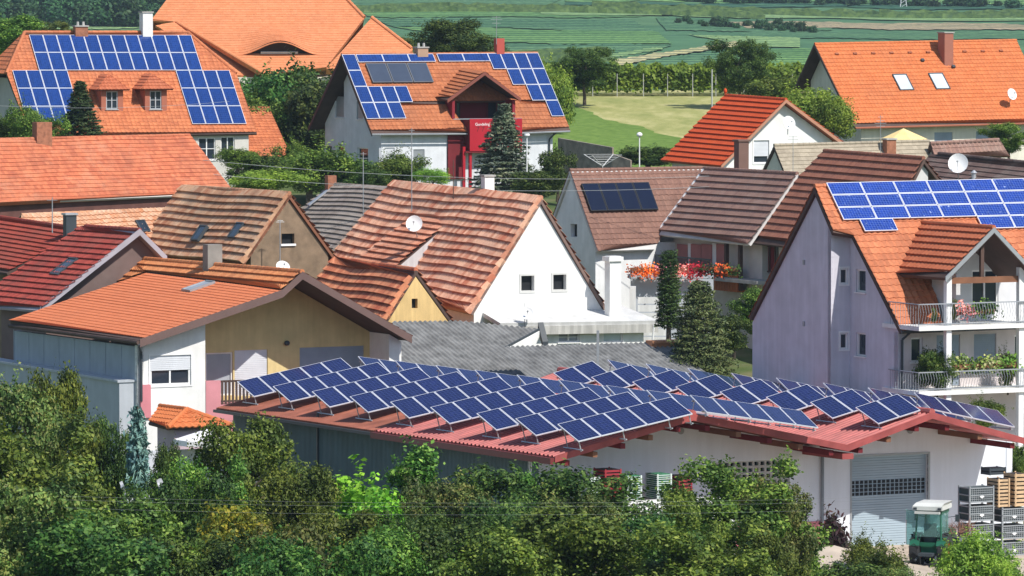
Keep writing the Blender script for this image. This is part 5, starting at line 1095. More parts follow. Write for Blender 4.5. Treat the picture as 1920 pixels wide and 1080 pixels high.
# overhead wires
WIREM = mat('wire', (.36, .38, .38), rough=.5, bmp=0)
def wire(pts, D0, D1, r, label):
    b = MB(); n = 24; a = P(*pts[0], D0); c = P(*pts[1], D1); L = []
    for i in range(n+1):
        t = i/n; q = a.lerp(c, t); q.z -= pts[2]*4*t*(1-t); L.append(q)
    b.path(L, r, 4); o = thing(b, 'power_line', WIREM, label, 'wire', 'overhead wires'); return o
wire(((380, 300), (1330, 330), .5), 288, 288, .014, 'upper overhead wire crossing in front of the red balcony house')
wire(((400, 327), (1330, 350), .5), 286, 286, .014, 'lower overhead wire crossing in front of the red balcony house')
wire(((-40, 196), (430, 190), .3), 330, 330, .012, 'thin overhead wire crossing the panels of the top left house')
for i, (y, ) in enumerate(((930,), (937,), (952,))): wire(((120, y), (1640, y+2), .15), 120, 120, .0016, ['topmost thin wire strung in front of the orchard', 'middle thin wire strung in front of the orchard', 'lowest thin wire strung in front of the orchard'][i])
# ---------------------------------------------------------------- crates
def gridbox(c, w, d, hh, az, label, m=GREYM, inner=None, plate=True, nm='grape_box', fillm=None, grp='grey mesh boxes stacked by the roller door'):
    rt = empty(nm, tuple(c), label, 'crate', grp); a, b_ = ad(az), ad(az+90)
    f = MB()
    for sx in (-1, 1):
        for sy in (-1, 1): p = c+a*(sx*(w/2-.03))+b_*(sy*(d/2-.03)); f.box(p-a*.03-b_*.03, a*.06, b_*.06, UP*(hh+.05))
    for z in (.08, hh*.52, hh-.04):
        for sy in (-1, 1): f.box(c-a*w/2+b_*(sy*(d/2-.025)-.02)+UP*z, a*w, b_*.04, UP*.045)
        for sx in (-1, 1): f.box(c-b_*d/2+a*(sx*(w/2-.025)-.02)+UP*z, b_*d, a*.04, UP*.045)
    f.build('frame', m, rt); g = MB(); g.cbox(c+UP*(hh*.5+.05), w-.1, d-.1, hh-.14, 0, az)
    n = int(w/.1)
    gg = MB()
    for i in range(n): gg.box(c-a*(w/2-.05)+a*(i*(w-.1)/n)-b_*(d/2-.02)+UP*.1, a*.02, b_*.012, UP*(hh-.14))
    for i in range(6): gg.box(c-a*(w/2-.05)-b_*(d/2-.015)+UP*(.12+i*(hh-.16)/6), a*(w-.1), b_*.012, UP*.02)
    g.build('liner', inner or mat('dark_green_grey', (.06, .08, .085), var=.3), rt); gg.build('mesh_side', m, rt)
    if plate: q = MB(); q.prism([c+a*x-b_*(d/2+.005)+UP*(hh*.42+z) for x, z in ((-.11, .03), (0, -.04), (.11, .03), (.06, .07), (-.06, .07))], -b_*.01); q.build('label_plate', WHITEM, rt)
    return rt
def grd(x, y): return terr(x, y)+.03
c = P(1830, 1012, 204.6); zt = P(1830, 908, 204.6).z; n = 4; hh = .83
base = V((c.x, c.y, 18.45)); nm_ = ['lowest', 'second lowest', 'second highest', 'topmost']
k = int((zt-18.45)/.75+.5); hh = (zt-18.45)/k
cols_ = [(1830, 4), (1887, 3)]
hh1 = (P(1830, 910, 204.6).z-18.5)/4; x = P(1830, 950, 204.6).x
for i in range(4): gridbox(V((x, 204.6, 18.5+i*hh1)), 1.12, .85, hh1-.05, 27, nm_[i]+' grey mesh box of the tall stack beside the tractor')
x2 = P(1892, 950, 205.2).x; hh2 = (P(1892, 950, 205.2).z-18.5)/3
for i in range(3): gridbox(V((x2, 205.4, 18.5+i*hh2)), 1.12, .85, hh2-.05, 27, ['lowest', 'middle', 'top'][i]+' grey mesh box under the wooden crates')
def woodcrate(c, w, d, hh, az, label, m=WOODL, rows=4, nm='wooden_crate', grp='wooden crates stacked on the mesh boxes', inner=BLACK):
    rt = empty(nm, tuple(c), label, 'crate', grp); a, b_ = ad(az), ad(az+90); f = MB()
    for i in range(rows):
        z = i*hh/rows
        for sy in (-1, 1): f.box(c-a*w/2+b_*(sy*(d/2)-(.02 if sy > 0 else 0))+UP*(z+.01), a*w, b_*.02, UP*(hh/rows-.05))
        for sx in (-1, 1): f.box(c-b_*(d/2-.021)+a*(sx*(w/2)-(.02 if sx > 0 else 0))+UP*(z+.01), b_*(d-.042), a*.02, UP*(hh/rows-.05))
    f.build('slats', m, rt); g = MB(); g.cbox(c+UP*hh*.49, w-.07, d-.07, hh*.9, 0, az); g.build('crate_inside', inner, rt)
    for sx in (-1, 1):
        for sy in (-1, 1): q = MB(); q.box(c+a*(sx*(w/2-.05)-.03)+b_*(sy*(d/2+.012)-.012), a*.06, b_*.024, UP*hh); q.build('corner_post', m, rt)
    return rt
z2 = 18.5+3*hh2+.02; hw = (P(1892, 886, 205.2).z-z2)
xl = P(1872, 900, 205.2).x; xr = P(1903, 900, 205.2).x
for i in range(2): woodcrate(V((xl, 205.2, z2+i*hw*.43)), .56, .8, hw*.43-.01, 27, ['lower', 'upper'][i]+' wooden slatted crate, narrower left column on the mesh boxes')
for i in range(2): woodcrate(V((xr+.05, 205.5, z2+i*hw*.5)), .60, .8, hw*.5-.01, 27, ['lower', 'upper'][i]+' wooden slatted crate, taller right column on the mesh boxes')
woodcrate(V((xl-.1, 206.2, z2+hw*.86+.02)), .8, .6, .3, 27, 'dark plastic crate lying on top behind the wooden crates', m=DARKM, rows=2, grp=None)
# fruit crates behind the orchard
REDP = mat('red_plastic', (.30, .03, .04), var=.2); GRNP = mat('green_plastic', (.05, .22, .12), var=.5, scale=8); WHP = mat('pale_crate', (.62, .70, .66), var=.15)
D_ = 202.6
def stack(px0, px1, ytop, n, hh, m, lab, inner, D=D_, grp='plastic fruit crates along the white wall'):
    a = P(px0, ytop, D); c = P(px1, ytop, D); w = (c.x-a.x)/.89*.78; x = (a.x+c.x)/2; 
    for i in range(n): woodcrate(V((x, D, a.z-(i+1)*hh)), w, .9, hh-.015, 27, ['topmost', 'second', 'third', 'fourth', 'fifth', 'sixth'][i]+' '+lab, m=m, rows=3, nm='fruit_crate', grp=grp, inner=inner)
    rt_ = a.z-n*hh; b = MB(); b.cbox(V((x, D, (rt_+17.9)/2)), w*.98, .85, rt_-17.9, 0, 27); thing(b, 'pallet_box', GREYM if m is not REDP else REDP, 'plain box carrying the '+lab.split(' from')[0]+' box', 'crate')['label'] = 'base box beneath the '+' '.join(lab.split()[:10])
stack(1118, 1160, 877, 3, .40, REDP, 'dark red crate of the tallest red stack', BLACK, 202.4)
stack(1160, 1198, 889, 4, .26, WHP, 'white framed crate with green liner next to the tallest red stack', GRNP, 202.9)
stack(1216, 1254, 886, 4, .24, WHP, 'white framed crate with green liner left of the rightmost red stack', GRNP, 203.6)
stack(1256, 1292, 889, 2, .40, REDP, 'red crate of the shorter stack nearest the vent grille', BLACK, 204.2)
stack(1094, 1118, 892, 2, .40, WHP, 'pale crate at the far left end of the crate row', mat('pale_liner', (.5, .52, .5)), 202.0)
b = MB(); a = P(1030, 955, 200.5); c = P(1330, 975, 200.5); b.box(V((a.x, 199.3, 17.6)), e27*8.0, -fr*.25, UP*(P(1200, 944, 200).z-17.6)); thing(b, 'low_wall', WHITE, 'low sunlit white wall in front of the plastic fruit crates', 'wall')
# ---------------------------------------------------------------- vineyard tractor
GRN = mat('tractor_green', (.02, .12, .07), rough=.35, var=.1, bmp=0); RIM = mat('rim_red', (.42, .03, .04), rough=.5, bmp=0); TYRE = mat('tyre', (.03, .03, .032), rough=.9); CABG, _n, _l, _b = newmat('green_tinted_glass'); _b.inputs['Base Color'].default_value = (.45, .72, .68, 1); _b.inputs['Roughness'].default_value = .03; _b.inputs['Transmission Weight'].default_value = .85; _b.inputs['IOR'].default_value = 1.1
def tractor(c, az, sc):
    rt = empty('tractor', tuple(c), 'green narrow tractor with white cab roof parked before the grey roller door', 'tractor'); f = ad(az); s_ = ad(az-90)   # f forward, s_ right side
    def q(x, y, z): return c+f*(x*sc)+s_*(y*sc)+UP*(z*sc)
    def bx(b, x0, x1, y0, y1, z0, z1): b.box(q(x0, y0, z0), f*((x1-x0)*sc), s_*((y1-y0)*sc), UP*((z1-z0)*sc))
    def wheel(x, y, r, w, side):
        b = MB(); n = 28; ys = [y-w/2, y-w/2+.05, y+w/2-.05, y+w/2]; rr = [r*.9, r, r, r*.9]; 
        def pt(i, k): a = 2*pi*i/n; return q(x+rr[k]*cos(a), ys[k], r+rr[k]*sin(a)*1)
        for i in range(n):
            for k in range(3): b.face([pt(i, k), pt(i+1, k), pt(i+1, k+1), pt(i, k+1)])
            for k, s2 in ((0, -1), (3, 1)): a0, a1 = 2*pi*i/n, 2*pi*(i+1)/n; b.face([pt(i, k), pt(i+1, k), q(x+r*.55*cos(a1), ys[k], r+r*.55*sin(a1)), q(x+r*.55*cos(a0), ys[k], r+r*.55*sin(a0))])
            if i % 2 == 0:
                a = 2*pi*i/n; 
                for sg in (-1, 1): p = q(x+r*cos(a), y, r+r*sin(a)); a2 = a+.2; p2 = q(x+r*cos(a2), y+sg*w*.48, r+r*sin(a2)); b.tube(p, p2, .035*sc, .035*sc, 4)
        tw = b.build('wheel', TYRE, rt); g = MB(); g.tube(q(x, y-w*.3, r), q(x, y+w*.3, r), r*.57*sc, r*.57*sc, 20); g.tube(q(x, y-w*.42, r), q(x, y+w*.42, r), r*.25*sc, r*.25*sc, 12); g.build('rim', RIM, tw)
    for sd_ in (-1, 1): wheel(0, sd_*.50, .62, .36, sd_); wheel(1.75, sd_*.48, .40, .26, sd_)
    b = MB(); bx(b, .7, 2.3, -.27, .27, .75, 1.25); b.prism([q(2.3, -.27, .75), q(2.42, -.2, .8), q(2.42, -.2, 1.12), q(2.3, -.27, 1.25)], s_*.54*sc); bx(b, -.35, .9, -.3, .3, .55, .85); b.build('hood', GRN, rt)
    b = MB(); bx(b, -.2, 2.2, -.15, .15, .35, .75); bx(b, 1.65, 1.85, -.42, .42, .3, .45); bx(b, -.1, .1, -.4, .4, .48, .62); b.build('chassis', DARKM, rt)
    for sd_ in (-1, 1):
        b = MB(); n = 8
        for i in range(n):
            a0, a1 = pi*(.05+.75*i/n)+.2, pi*(.05+.75*(i+1)/n)+.2
            b.box(q(.64*cos(a0), sd_*.48-.17, .56+.64*sin(a0)), s_*.34*sc, (q(.64*cos(a1), 0, .64*sin(a1))-q(.64*cos(a0), 0, .64*sin(a0))), (q(cos(a0), 0, sin(a0))-q(0, 0, 0))*.03)
        b.build('fender', GRN, rt)
    b = MB()
    for x, y in ((-.45, -.46), (-.45, .46), (.75, -.4), (.75, .4)): b.tube(q(x, y, .9), q(x*.9+.02, y*.92, 2.1), .035*sc, .035*sc, 6)
    bx(b, -.46, .72, -.47, -.41, 1.96, 2.11); bx(b, -.46, .72, .41, .47, 1.96, 2.11); bx(b, -.46, -.40, -.47, .47, 1.96, 2.11); bx(b, .64, .72, -.45, .45, 1.96, 2.11); bx(b, -.48, -.42, -.48, .48, .82, .95); bx(b, .70, .78, -.42, .42, .85, .95)
    cabf = b.build('cab_frame', GRN, rt)
    b = MB(); bx(b, -.46, -.44, -.43, .43, 1.15, 2.08); bx(b, .74, .75, -.38, .38, 1.1, 2.08); bx(b, -.42, .72, .435, .445, 1.0, 2.08); b.build('cab_glass', CABG, cabf)
    b = MB(); b.prism([q(-.45, -.45, .8), q(.1, -.95, .8), q(.1, -.95, 2.05), q(-.45, -.45, 2.05)], f*.02); b.build('open_door', CABG, cabf)
    b = MB(); bx(b, -.1, .35, -.22, .22, .85, 1.05); bx(b, -.2, -.08, -.22, .22, .95, 1.6); b.build('seat', DARKM, cabf)
    b = MB(); bx(b, -.62, .85, -.54, .54, 2.10, 2.24); b.prism([q(-.62, -.54, 2.24), q(-.5, -.44, 2.36), q(.7, -.44, 2.36), q(.85, -.54, 2.24)], s_*1.04*sc); bx(b, -.70, -.5, -.45, .45, 1.98, 2.06); b.build('cab_roof', mat('cab_roof_white', (.62, .63, .60), rough=.4), rt)
    b = MB(); bx(b, -.66, -.62, -.5, -.38, 2.12, 2.2); bx(b, -.66, -.62, .38, .5, 2.12, 2.2); b.build('lamp', DARKM, rt)
    b = MB(); bx(b, -.95, -.5, -.25, .25, .5, .6); b.tube(q(-.5, -.3, .5), q(-1.0, -.35, .35), .04, .04, 6); b.tube(q(-.5, .3, .5), q(-1.0, .35, .35), .04, .04, 6); b.build('hitch', DARKM, rt)
    for sd_ in (-1, 1): b = MB(); b.tube(q(.7, sd_*.4, 1.75), q(.8, sd_*.75, 1.8), .015, .015, 5); bx(b, .78, .83, sd_*.75-.07, sd_*.75+.07, 1.6, 1.85); b.build('mirror', DARKM, rt)
tp = P(1746, 1057, 201.4); tractor(V((tp.x, 201.4, terr(tp.x, 201.4)+.03)), 72, 1.07)
b = MB(); p = P(1803, 1030, 202.6); b.cbox(V((p.x, p.y, 18.45+.55)), .7, .8, 1.1, 0, 27); thing(b, 'trailer_bin', mat('bin_grey', (.12, .14, .15)), 'small dark grey bin heaped with brown twigs behind the tractor', 'bin')
# ================================================================ plants
def quadmesh(name, P4, mats, extra=None):
    n = len(P4); co = P4.reshape(-1, 3).astype(np.float32); me = bpy.data.meshes.new(name)
    me.vertices.add(n*4); me.vertices.foreach_set('co', co.ravel()); me.loops.add(n*4); me.loops.foreach_set('vertex_index', np.arange(n*4, dtype=np.int32))
    me.polygons.add(n); me.polygons.foreach_set('loop_start', (np.arange(n)*4).astype(np.int32)); me.polygons.foreach_set('loop_total', np.full(n, 4, np.int32))
    for m in mats: me.materials.append(m)
    me.update(calc_edges=True); return me
def leaves(C, size, outward, rng, aspect=.6, bias=.55):
    n = len(C); N_ = rng.normal(size=(n, 3)); N_ /= np.linalg.norm(N_, axis=1)[:, None]; N_ = N_*(1-bias)+outward*bias + np.array([0, 0, .18]); N_ /= np.linalg.norm(N_, axis=1)[:, None]
    T = np.cross(N_, rng.normal(size=(n, 3))); T /= np.linalg.norm(T, axis=1)[:, None]; Bn = np.cross(N_, T); s = size*(rng.uniform(.6, 1.3, n))[:, None]
    a, b = T*s, Bn*s*aspect
    return np.stack([C-a, C-b*1.0+N_*s*.12, C+a, C+b+N_*s*.12], 1)
def lobes_crown(rng, R_, H_, nl, flat=1.0, base=0.0, irr=.35, lr=(.26, .42)):
    L = []
    for i in range(nl):
        d = rng.normal(size=3); d /= np.linalg.norm(d); k = rng.uniform(.25, 1.0)**.6*(1+rng.uniform(-irr, irr)*.5); 
        L.append((d*np.array([R_, R_, H_*.5])*k*.78+np.array([0, 0, base+H_*.5]), rng.uniform(*lr)*R_))
    return L
def leafcloud(name, mat_, seed, lobes, n, size, aspect=.6, squash=.8, bias=.55, sprigs=0.0):
    rng = np.random.default_rng(seed); c = np.array([l[0] for l in lobes]); r = np.array([l[1] for l in lobes]); w = r**2; w /= w.sum(); k = rng.choice(len(lobes), n, p=w)
    d = rng.normal(size=(n, 3)); d /= np.linalg.norm(d, axis=1)[:, None]; rad = np.clip(rng.normal(.88, .16, n), .2, 1.35)
    # clumps: quantise some directions so that leaves bunch into sprays
    C = c[k]+d*(r[k]*rad)[:, None]*np.array([1, 1, squash]); 
    cl = rng.normal(size=(max(8, n//22), 3)); j = rng.integers(0, len(cl), n); sel = rng.random(n) < .6
    idx = rng.choice(n, max(8, n//22)); C[sel] = C[idx[j[sel]]]+rng.normal(size=(sel.sum(), 3))*size*1.5; d[sel] = d[idx[j[sel]]]*.8+d[sel]*.2
    # shoots that stand out of the crown
    ns = max(6, n//420); top = np.array([0, 0, .9]); SC = []; SD = []
    for i in range(ns):
        q = c[rng.integers(0, len(c))]; dd = rng.normal(size=3)*.7+top*.8; dd /= np.linalg.norm(dd); rr = r.mean(); L = rng.uniform(.7, 1.35)*rr*1.3; m_ = 26; t = rng.uniform(.5, 1.25, m_)
        SC.append(q+dd*(t*L)[:, None]*1.15+rng.normal(size=(m_, 3))*size*1.3); SD.append(np.tile(dd, (m_, 1)))
    C = np.concatenate([C]+SC); d = np.concatenate([d]+SD)
    return quadmesh(name, leaves(C, size, d, rng, aspect, bias), [mat_])
BARK = mat('bark', (.10, .075, .055), var=.4, scale=6)
def trunkmesh(name, seed, H_, r, lobes, nb=9, lean=.0, m=BARK):
    rng = random.Random(seed); b = MB(); prev = V((0, 0, -.6)); pts = [prev]; n = 5; top = H_*.62
    for i in range(1, n+1): t = i/n; pts.append(V((rng.uniform(-.12, .12)*t*2+lean*t, rng.uniform(-.12, .12)*t*2, -.6+(top+.6)*t)))
    for i in range(n): b.tube(pts[i], pts[i+1], r*(1-.65*i/n), r*(1-.65*(i+1)/n), 8)
    ls = rng.sample(lobes, min(nb, len(lobes)))
    for c, rr in ls:
        t = rng.uniform(.45, 1); k = min(n-1, int(t*n)); q = pts[k].lerp(pts[k+1], t*n-k) if k < n else pts[-1]; e = V(c); m1 = q.lerp(e, .5)+V((0, 0, rng.uniform(-.1, .3)))
        b.tube(q, m1, r*.38, r*.22, 5); b.tube(m1, e, r*.22, r*.07, 5)
        for s_ in range(3): d = V((rng.uniform(-1, 1), rng.uniform(-1, 1), rng.uniform(-.2, 1))).normalized()*rr; b.tube(e, e+d, r*.08, r*.03, 4)
    return b.mesh(name, [m])
class Kind: pass
def treekind(seed, R_, H_, n, size, m, nl=26, stem=1.2, r=.14, **k):
    t = Kind(); rng = np.random.default_rng(seed); lb = k.pop('lobes', None) or lobes_crown(rng, R_, H_-stem, nl, base=stem, **{a: k.pop(a) for a in ('irr', 'lr') if a in k})
    t.crown = leafcloud('crown', m, seed, lb, n, size, **k); t.trunk = trunkmesh('trunk', seed, H_, r, lb); co = np.empty(len(t.crown.vertices)*3, np.float32); t.crown.vertices.foreach_get('co', co); co = co.reshape(-1, 3); t.H = float(np.percentile(co[:, 2], 99.6)); t.R = float(np.percentile(np.abs(co[:, 0]), 97)); return t
def plant(t, name, x, y, label, cat, hgt, wid=1.0, group=None, rz=None, z=None, crownname='crown'):
    s = hgt/t.H; z = terr(x, y) if z is None else z; rt = bpy.data.objects.new(name, None); S.collection.objects.link(rt); rt.location = (x, y, z); rt.rotation_euler[2] = rz if rz is not None else random.uniform(0, 6.28); rt.scale = (s*wid, s*wid, s); rt.empty_display_size = .3
    ORG[rt.name] = V((x, y, z)); tag(rt, label, cat, group); a = child(crownname, t.crown, rt); b = child('trunk', t.trunk, rt); return rt
def plantpx(t, name, px, ytop, D, label, cat, wpx=None, ybase=None, **k):
    """top of the plant shows at (px, ytop), D metres away"""
    p = P(px, ytop, D); z = terr(p.x, D); 
    if ybase is not None: z = P(px, ybase, D).z
    hgt = p.z-z; wid = 1.0
    if wpx: wid = (wpx/(F/D))/(2*t.R*hgt/t.H)
    return plant(t, name, p.x, D, label, cat, hgt, wid, z=z, **k)
G1 = leafmat('leaves_mid_green', [(.035, .08, .012), (.08, .145, .022), (.14, .22, .035), (.26, .34, .08)])
G2 = leafmat('leaves_dark_green', [(.018, .05, .012), (.04, .09, .018), (.07, .13, .025), (.15, .22, .06)])
G3 = leafmat('leaves_bright_vine', [(.12, .26, .02), (.20, .38, .035), (.30, .46, .06)], .35)
G4 = leafmat('leaves_olive', [(.035, .07, .015), (.09, .14, .035), (.19, .24, .08), (.17, .16, .06)])
G5 = leafmat('leaves_yellowing', [(.10, .15, .02), (.22, .24, .03), (.36, .30, .04), (.20, .24, .03)], .35)
G6 = leafmat('needles_dark', [(.02, .045, .02), (.045, .08, .03), (.07, .11, .045)], .1)
G7 = leafmat('needles_blue', [(.08, .17, .18), (.13, .25, .26), (.20, .34, .34)], .1)
G8 = leafmat('leaves_yellow_green', [(.14, .24, .03), (.22, .33, .05), (.32, .42, .09)], .35)
G9 = leafmat('leaves_haze_green', [(.03, .075, .035), (.05, .11, .045), (.07, .14, .06)])
GP = leafmat('needles_grey_green', [(.05, .075, .05), (.10, .125, .09), (.20, .20, .16)], .1)
BLF = leafmat('leaves_burgundy', [(.03, .012, .02), (.06, .02, .03), (.05, .05, .03)], .2)
NL = 34000
K = {}
K['a'] = treekind(11, 2.3, 6.5, NL, .062, G1, nl=60, irr=.6, lr=(.13, .27), stem=.8); K['b'] = treekind(12, 2.6, 6.5, NL+4000, .064, G2, nl=70, irr=.6, lr=(.12, .26), stem=.7)
K['c'] = treekind(13, 2.2, 6.5, NL-4000, .06, G4, nl=55, stem=.8, irr=.8, lr=(.11, .25)); K['d'] = treekind(14, 2.5, 7, NL, .064, G1, nl=50, stem=.8, irr=.8, lr=(.13, .26))
K['e'] = treekind(15, .8, 6.5, 11000, .062, G1, nl=26, stem=.8, lr=(.28, .5)); K['y'] = treekind(16, 1.8, 6, 15000, .065, G5, nl=24, stem=1)
K['v'] = treekind(17, 2.4, 6, 13000, .10, G3, nl=30, stem=1, aspect=.9); K['br'] = treekind(18, 1.4, 2.4, 15000, .06, G8, nl=24, stem=.1, aspect=.5)
K['bush'] = treekind(19, 1.6, 2.6, 13000, .065, G1, nl=20, stem=.1); K['dbush'] = treekind(20, 1.6, 2.6, 13000, .068, G2, nl=20, stem=.1); K['pale'] = treekind(21, 1.9, 5, 16000, .06, G4, nl=22, stem=.2)
K['lbush'] = treekind(22, 1.6, 2.6, 13000, .07, G8, nl=20, stem=.1)
K['far'] = treekind(23, 2.4, 5, 1500, .42, G9, nl=16, stem=.2)
K['burg'] = treekind(24, .7, 1.4, 1500, .12, BLF, nl=10, stem=.1, aspect=.4)
# conifers
def conifer(seed, R_, H_, n, m, nb=90, droop=.25, size=.10, cone=1.0, up=False, aspect=.35, stemr=.12):
    t = Kind(); rng = np.random.default_rng(seed); C = []; D_ = []; b = MB(); b.tube((0, 0, -.5), (0, 0, H_*.97), stemr, .02, 8)
    for i in range(nb):
        z = H_*(.06+.92*(i/nb)**.9); L = R_*((1-z/H_)**cone)*rng.uniform(.72, 1.12)+.08; a = i*2.4+rng.uniform(-.3, .3); d = np.array([cos(a), sin(a), 0.0])
        m_ = max(6, int(n/nb*(.35+1.3*(1-z/H_)))); s = rng.uniform(.1, 1, m_)**.7
        zz = z + (s*L*.35 if up else -droop*L*s**1.3+ .12*L*s**3)
        P_ = d*(s*L)[:, None]; P_[:, 2] = zz; side = np.array([-sin(a), cos(a), 0])
        P_ += side*(rng.normal(size=m_)*(.10+.22*L*(1-s*.6)))[:, None]; P_[:, 2] += -np.abs(rng.normal(size=m_))*.08
        C.append(P_); D_.append(np.tile(d*.6+np.array([0, 0, .5]), (m_, 1))); b.tube((0, 0, z), tuple(d*L*.9+np.array([0, 0, z+(L*.3 if up else -droop*L*.8)])), .03, .008, 4)
    t.crown = quadmesh('crown', leaves(np.concatenate(C), size, np.concatenate(D_), rng, aspect, .45), [m]); t.trunk = b.mesh('trunk', [BARK]); t.H = H_; t.R = R_; return t
K['spruce'] = conifer(31, 2.2, 8, 15000, GP, 120, size=.13); K['blue'] = conifer(32, 1.3, 5.5, 9000, G7, 90, size=.10); K['dspruce'] = conifer(33, 1.6, 6, 10000, G6, 90, size=.12)
K['loose'] = conifer(34, 1.9, 6.5, 22000, leafmat('needles_olive', [(.04, .065, .025), (.09, .12, .05), (.17, .19, .09)], .1), 190, droop=.32, size=.10, cone=.5)
K['cyp'] = conifer(35, .55, 6, 9000, leafmat('needles_green', [(.03, .075, .02), (.06, .125, .035), (.10, .17, .05)], .1), 110, up=True, size=.085, cone=.3)
# foreground orchard: (kind, px, ytop, D, width px or None, label)
FG = [
 ('c', 20, 716, 181, 210, 'olive green tree whose top reaches highest at the far left edge'), ('a', 118, 700, 183, 130, 'slender olive tree in front of the long grey side wall'),
 ('b', 190, 792, 184, 120, 'dark tree directly left of the blue spruce'), ('d', 60, 800, 170, 330, 'large mid green tree filling the lower left corner area'),
 ('b', 335, 892, 175, 180, 'dark tree below the white cloth strips'), ('a', 475, 792, 184, 200, 'rounded green tree in front of the hall corner by the white parasol'),
 ('d', 400, 866, 180, 170, 'green tree below the white garden parasol'), ('a', 250, 950, 166, 260, 'green tree at the bottom edge below the cloth strips'),
 ('y', 440, 948, 163, 210, 'yellowing tree near the bottom edge'), ('pale', 555, 975, 162, 230, 'pale grey green shrub right of the yellowing tree'),
 ('a', 560, 880, 179, 170, 'green tree between the rounded tree and the bright vine'), ('v', 650, 902, 184, 220, 'bright green vine leaves massed below the teal wall'), ('v', 720, 935, 178, 170, 'bright vine foliage hanging lower beside the narrow tree'),
 ('e', 790, 838, 181, 105, 'narrow pointed tree rising in front of the teal wall'), ('c', 850, 905, 178, 170, 'olive tree right of the narrow pointed tree'), ('e', 985, 885, 183, 70, 'thin sapling standing before the teal wall corner'),
 ('b', 1020, 882, 179, 300, 'broad dark tree in front of the hall front left corner'), ('c', 1108, 928, 177, 150, 'olive tree in front of the plastic crates'),
 ('a', 1090, 960, 166, 330, 'wide green tree at the bottom centre right of the olive trees'), ('d', 1400, 866, 181, 250, 'large tree covering the vent grille of the hall'), ('a', 1290, 925, 178, 150, 'green tree between the crates and the large tree'),
 ('b', 1210, 975, 170, 230, 'dark tree below the low white wall'), ('d', 1330, 985, 165, 300, 'green tree at the bottom edge below the large tree'), ('c', 1462, 905, 180, 120, 'leafy side growth on the right of the large tree'), ('a', 1440, 990, 172, 140, 'green tree left of the pale track'),
 ('b', 850, 985, 165, 250, 'dark bushy tree at the bottom centre'), ('a', 700, 1000, 163, 250, 'green tree at the bottom edge below the vines'), ('b', 130, 985, 158, 360, 'dark leafy mass in the bottom left corner'),
 ('a', 960, 1000, 163, 260, 'mid green tree at the bottom edge under the broad dark tree'), ('b', 395, 1010, 158, 280, 'dark tree at the bottom edge under the yellowing tree'), ('b', 570, 1015, 156, 260, 'dark tree at the bottom edge under the pale shrub'), ('c', -20, 900, 160, 260, 'olive tree cut by the lower left edge of the picture'),
 ('a', 640, 962, 172, 200, 'green tree between the bright vine and the pale shrub'), ('b', 930, 940, 172, 200, 'dark tree between the olive tree and the broad dark tree'), ('b', 318, 836, 194, 70, 'dark tree just behind the blue spruce'),
 ('b', 760, 965, 172, 150, 'dark green tree below the narrow pointed tree'),
]
for kd, px, yt, D, w, lab in FG: plantpx(K[kd], 'orchard_tree' if kd not in ('v', 'pale') else 'shrub', px, yt, D, lab, 'tree' if kd not in ('v', 'pale') else 'shrub', wpx=w)
plantpx(K['blue'], 'blue_spruce', 258, 748, 176, 'blue green spruce beside the white corner wing', 'spruce', wpx=150)
for kd, px, yt, D, w, lab in (('br', 1822, 996, 193, 128, 'bright yellow green bush in front of the tractor'), ('bush', 1622, 1000, 196.5, 64, 'spreading green shrub growing on the pale bank'), ('dbush', 1500, 1020, 196, 60, 'dark shrub at the foot of the white wall'),
   ('bush', 1650, 1022, 192, 90, 'green shrub in front of the roller door foot'), ('dbush', 1590, 1056, 188, 140, 'low dark shrub at the bottom edge below the bank'), ('pale', 1690, 1062, 188, 110, 'pale low shrub at the bottom edge near the tractor'), ('burg', 1562, 955, 203.6, 50, 'dark burgundy shrub against the sunlit wall'),
   ('lbush', 1505, 1050, 189, 80, 'light green shrub left of the pale bank'), ('br', 1888, 1052, 188, 80, 'small yellow green shrub at the bottom right')):
    plantpx(K[kd], 'shrub', px, yt, D, lab, 'shrub', wpx=w)
# twig heap
rng = random.Random(5); b = MB(); p = P(1803, 992, 202.6)
for i in range(140): a = V((p.x+rng.uniform(-.5, .5), 202.6+rng.uniform(-.4, .4), 19.5+rng.uniform(0, .5))); b.tube(a, a+V((rng.uniform(-.3, .3), rng.uniform(-.2, .2), rng.uniform(-.05, .4))), .012, .006, 4)
thing(b, 'twig_heap', mat('twigs', (.26, .13, .09)), 'heap of reddish brown twigs lying on the grey bin', 'twigs')
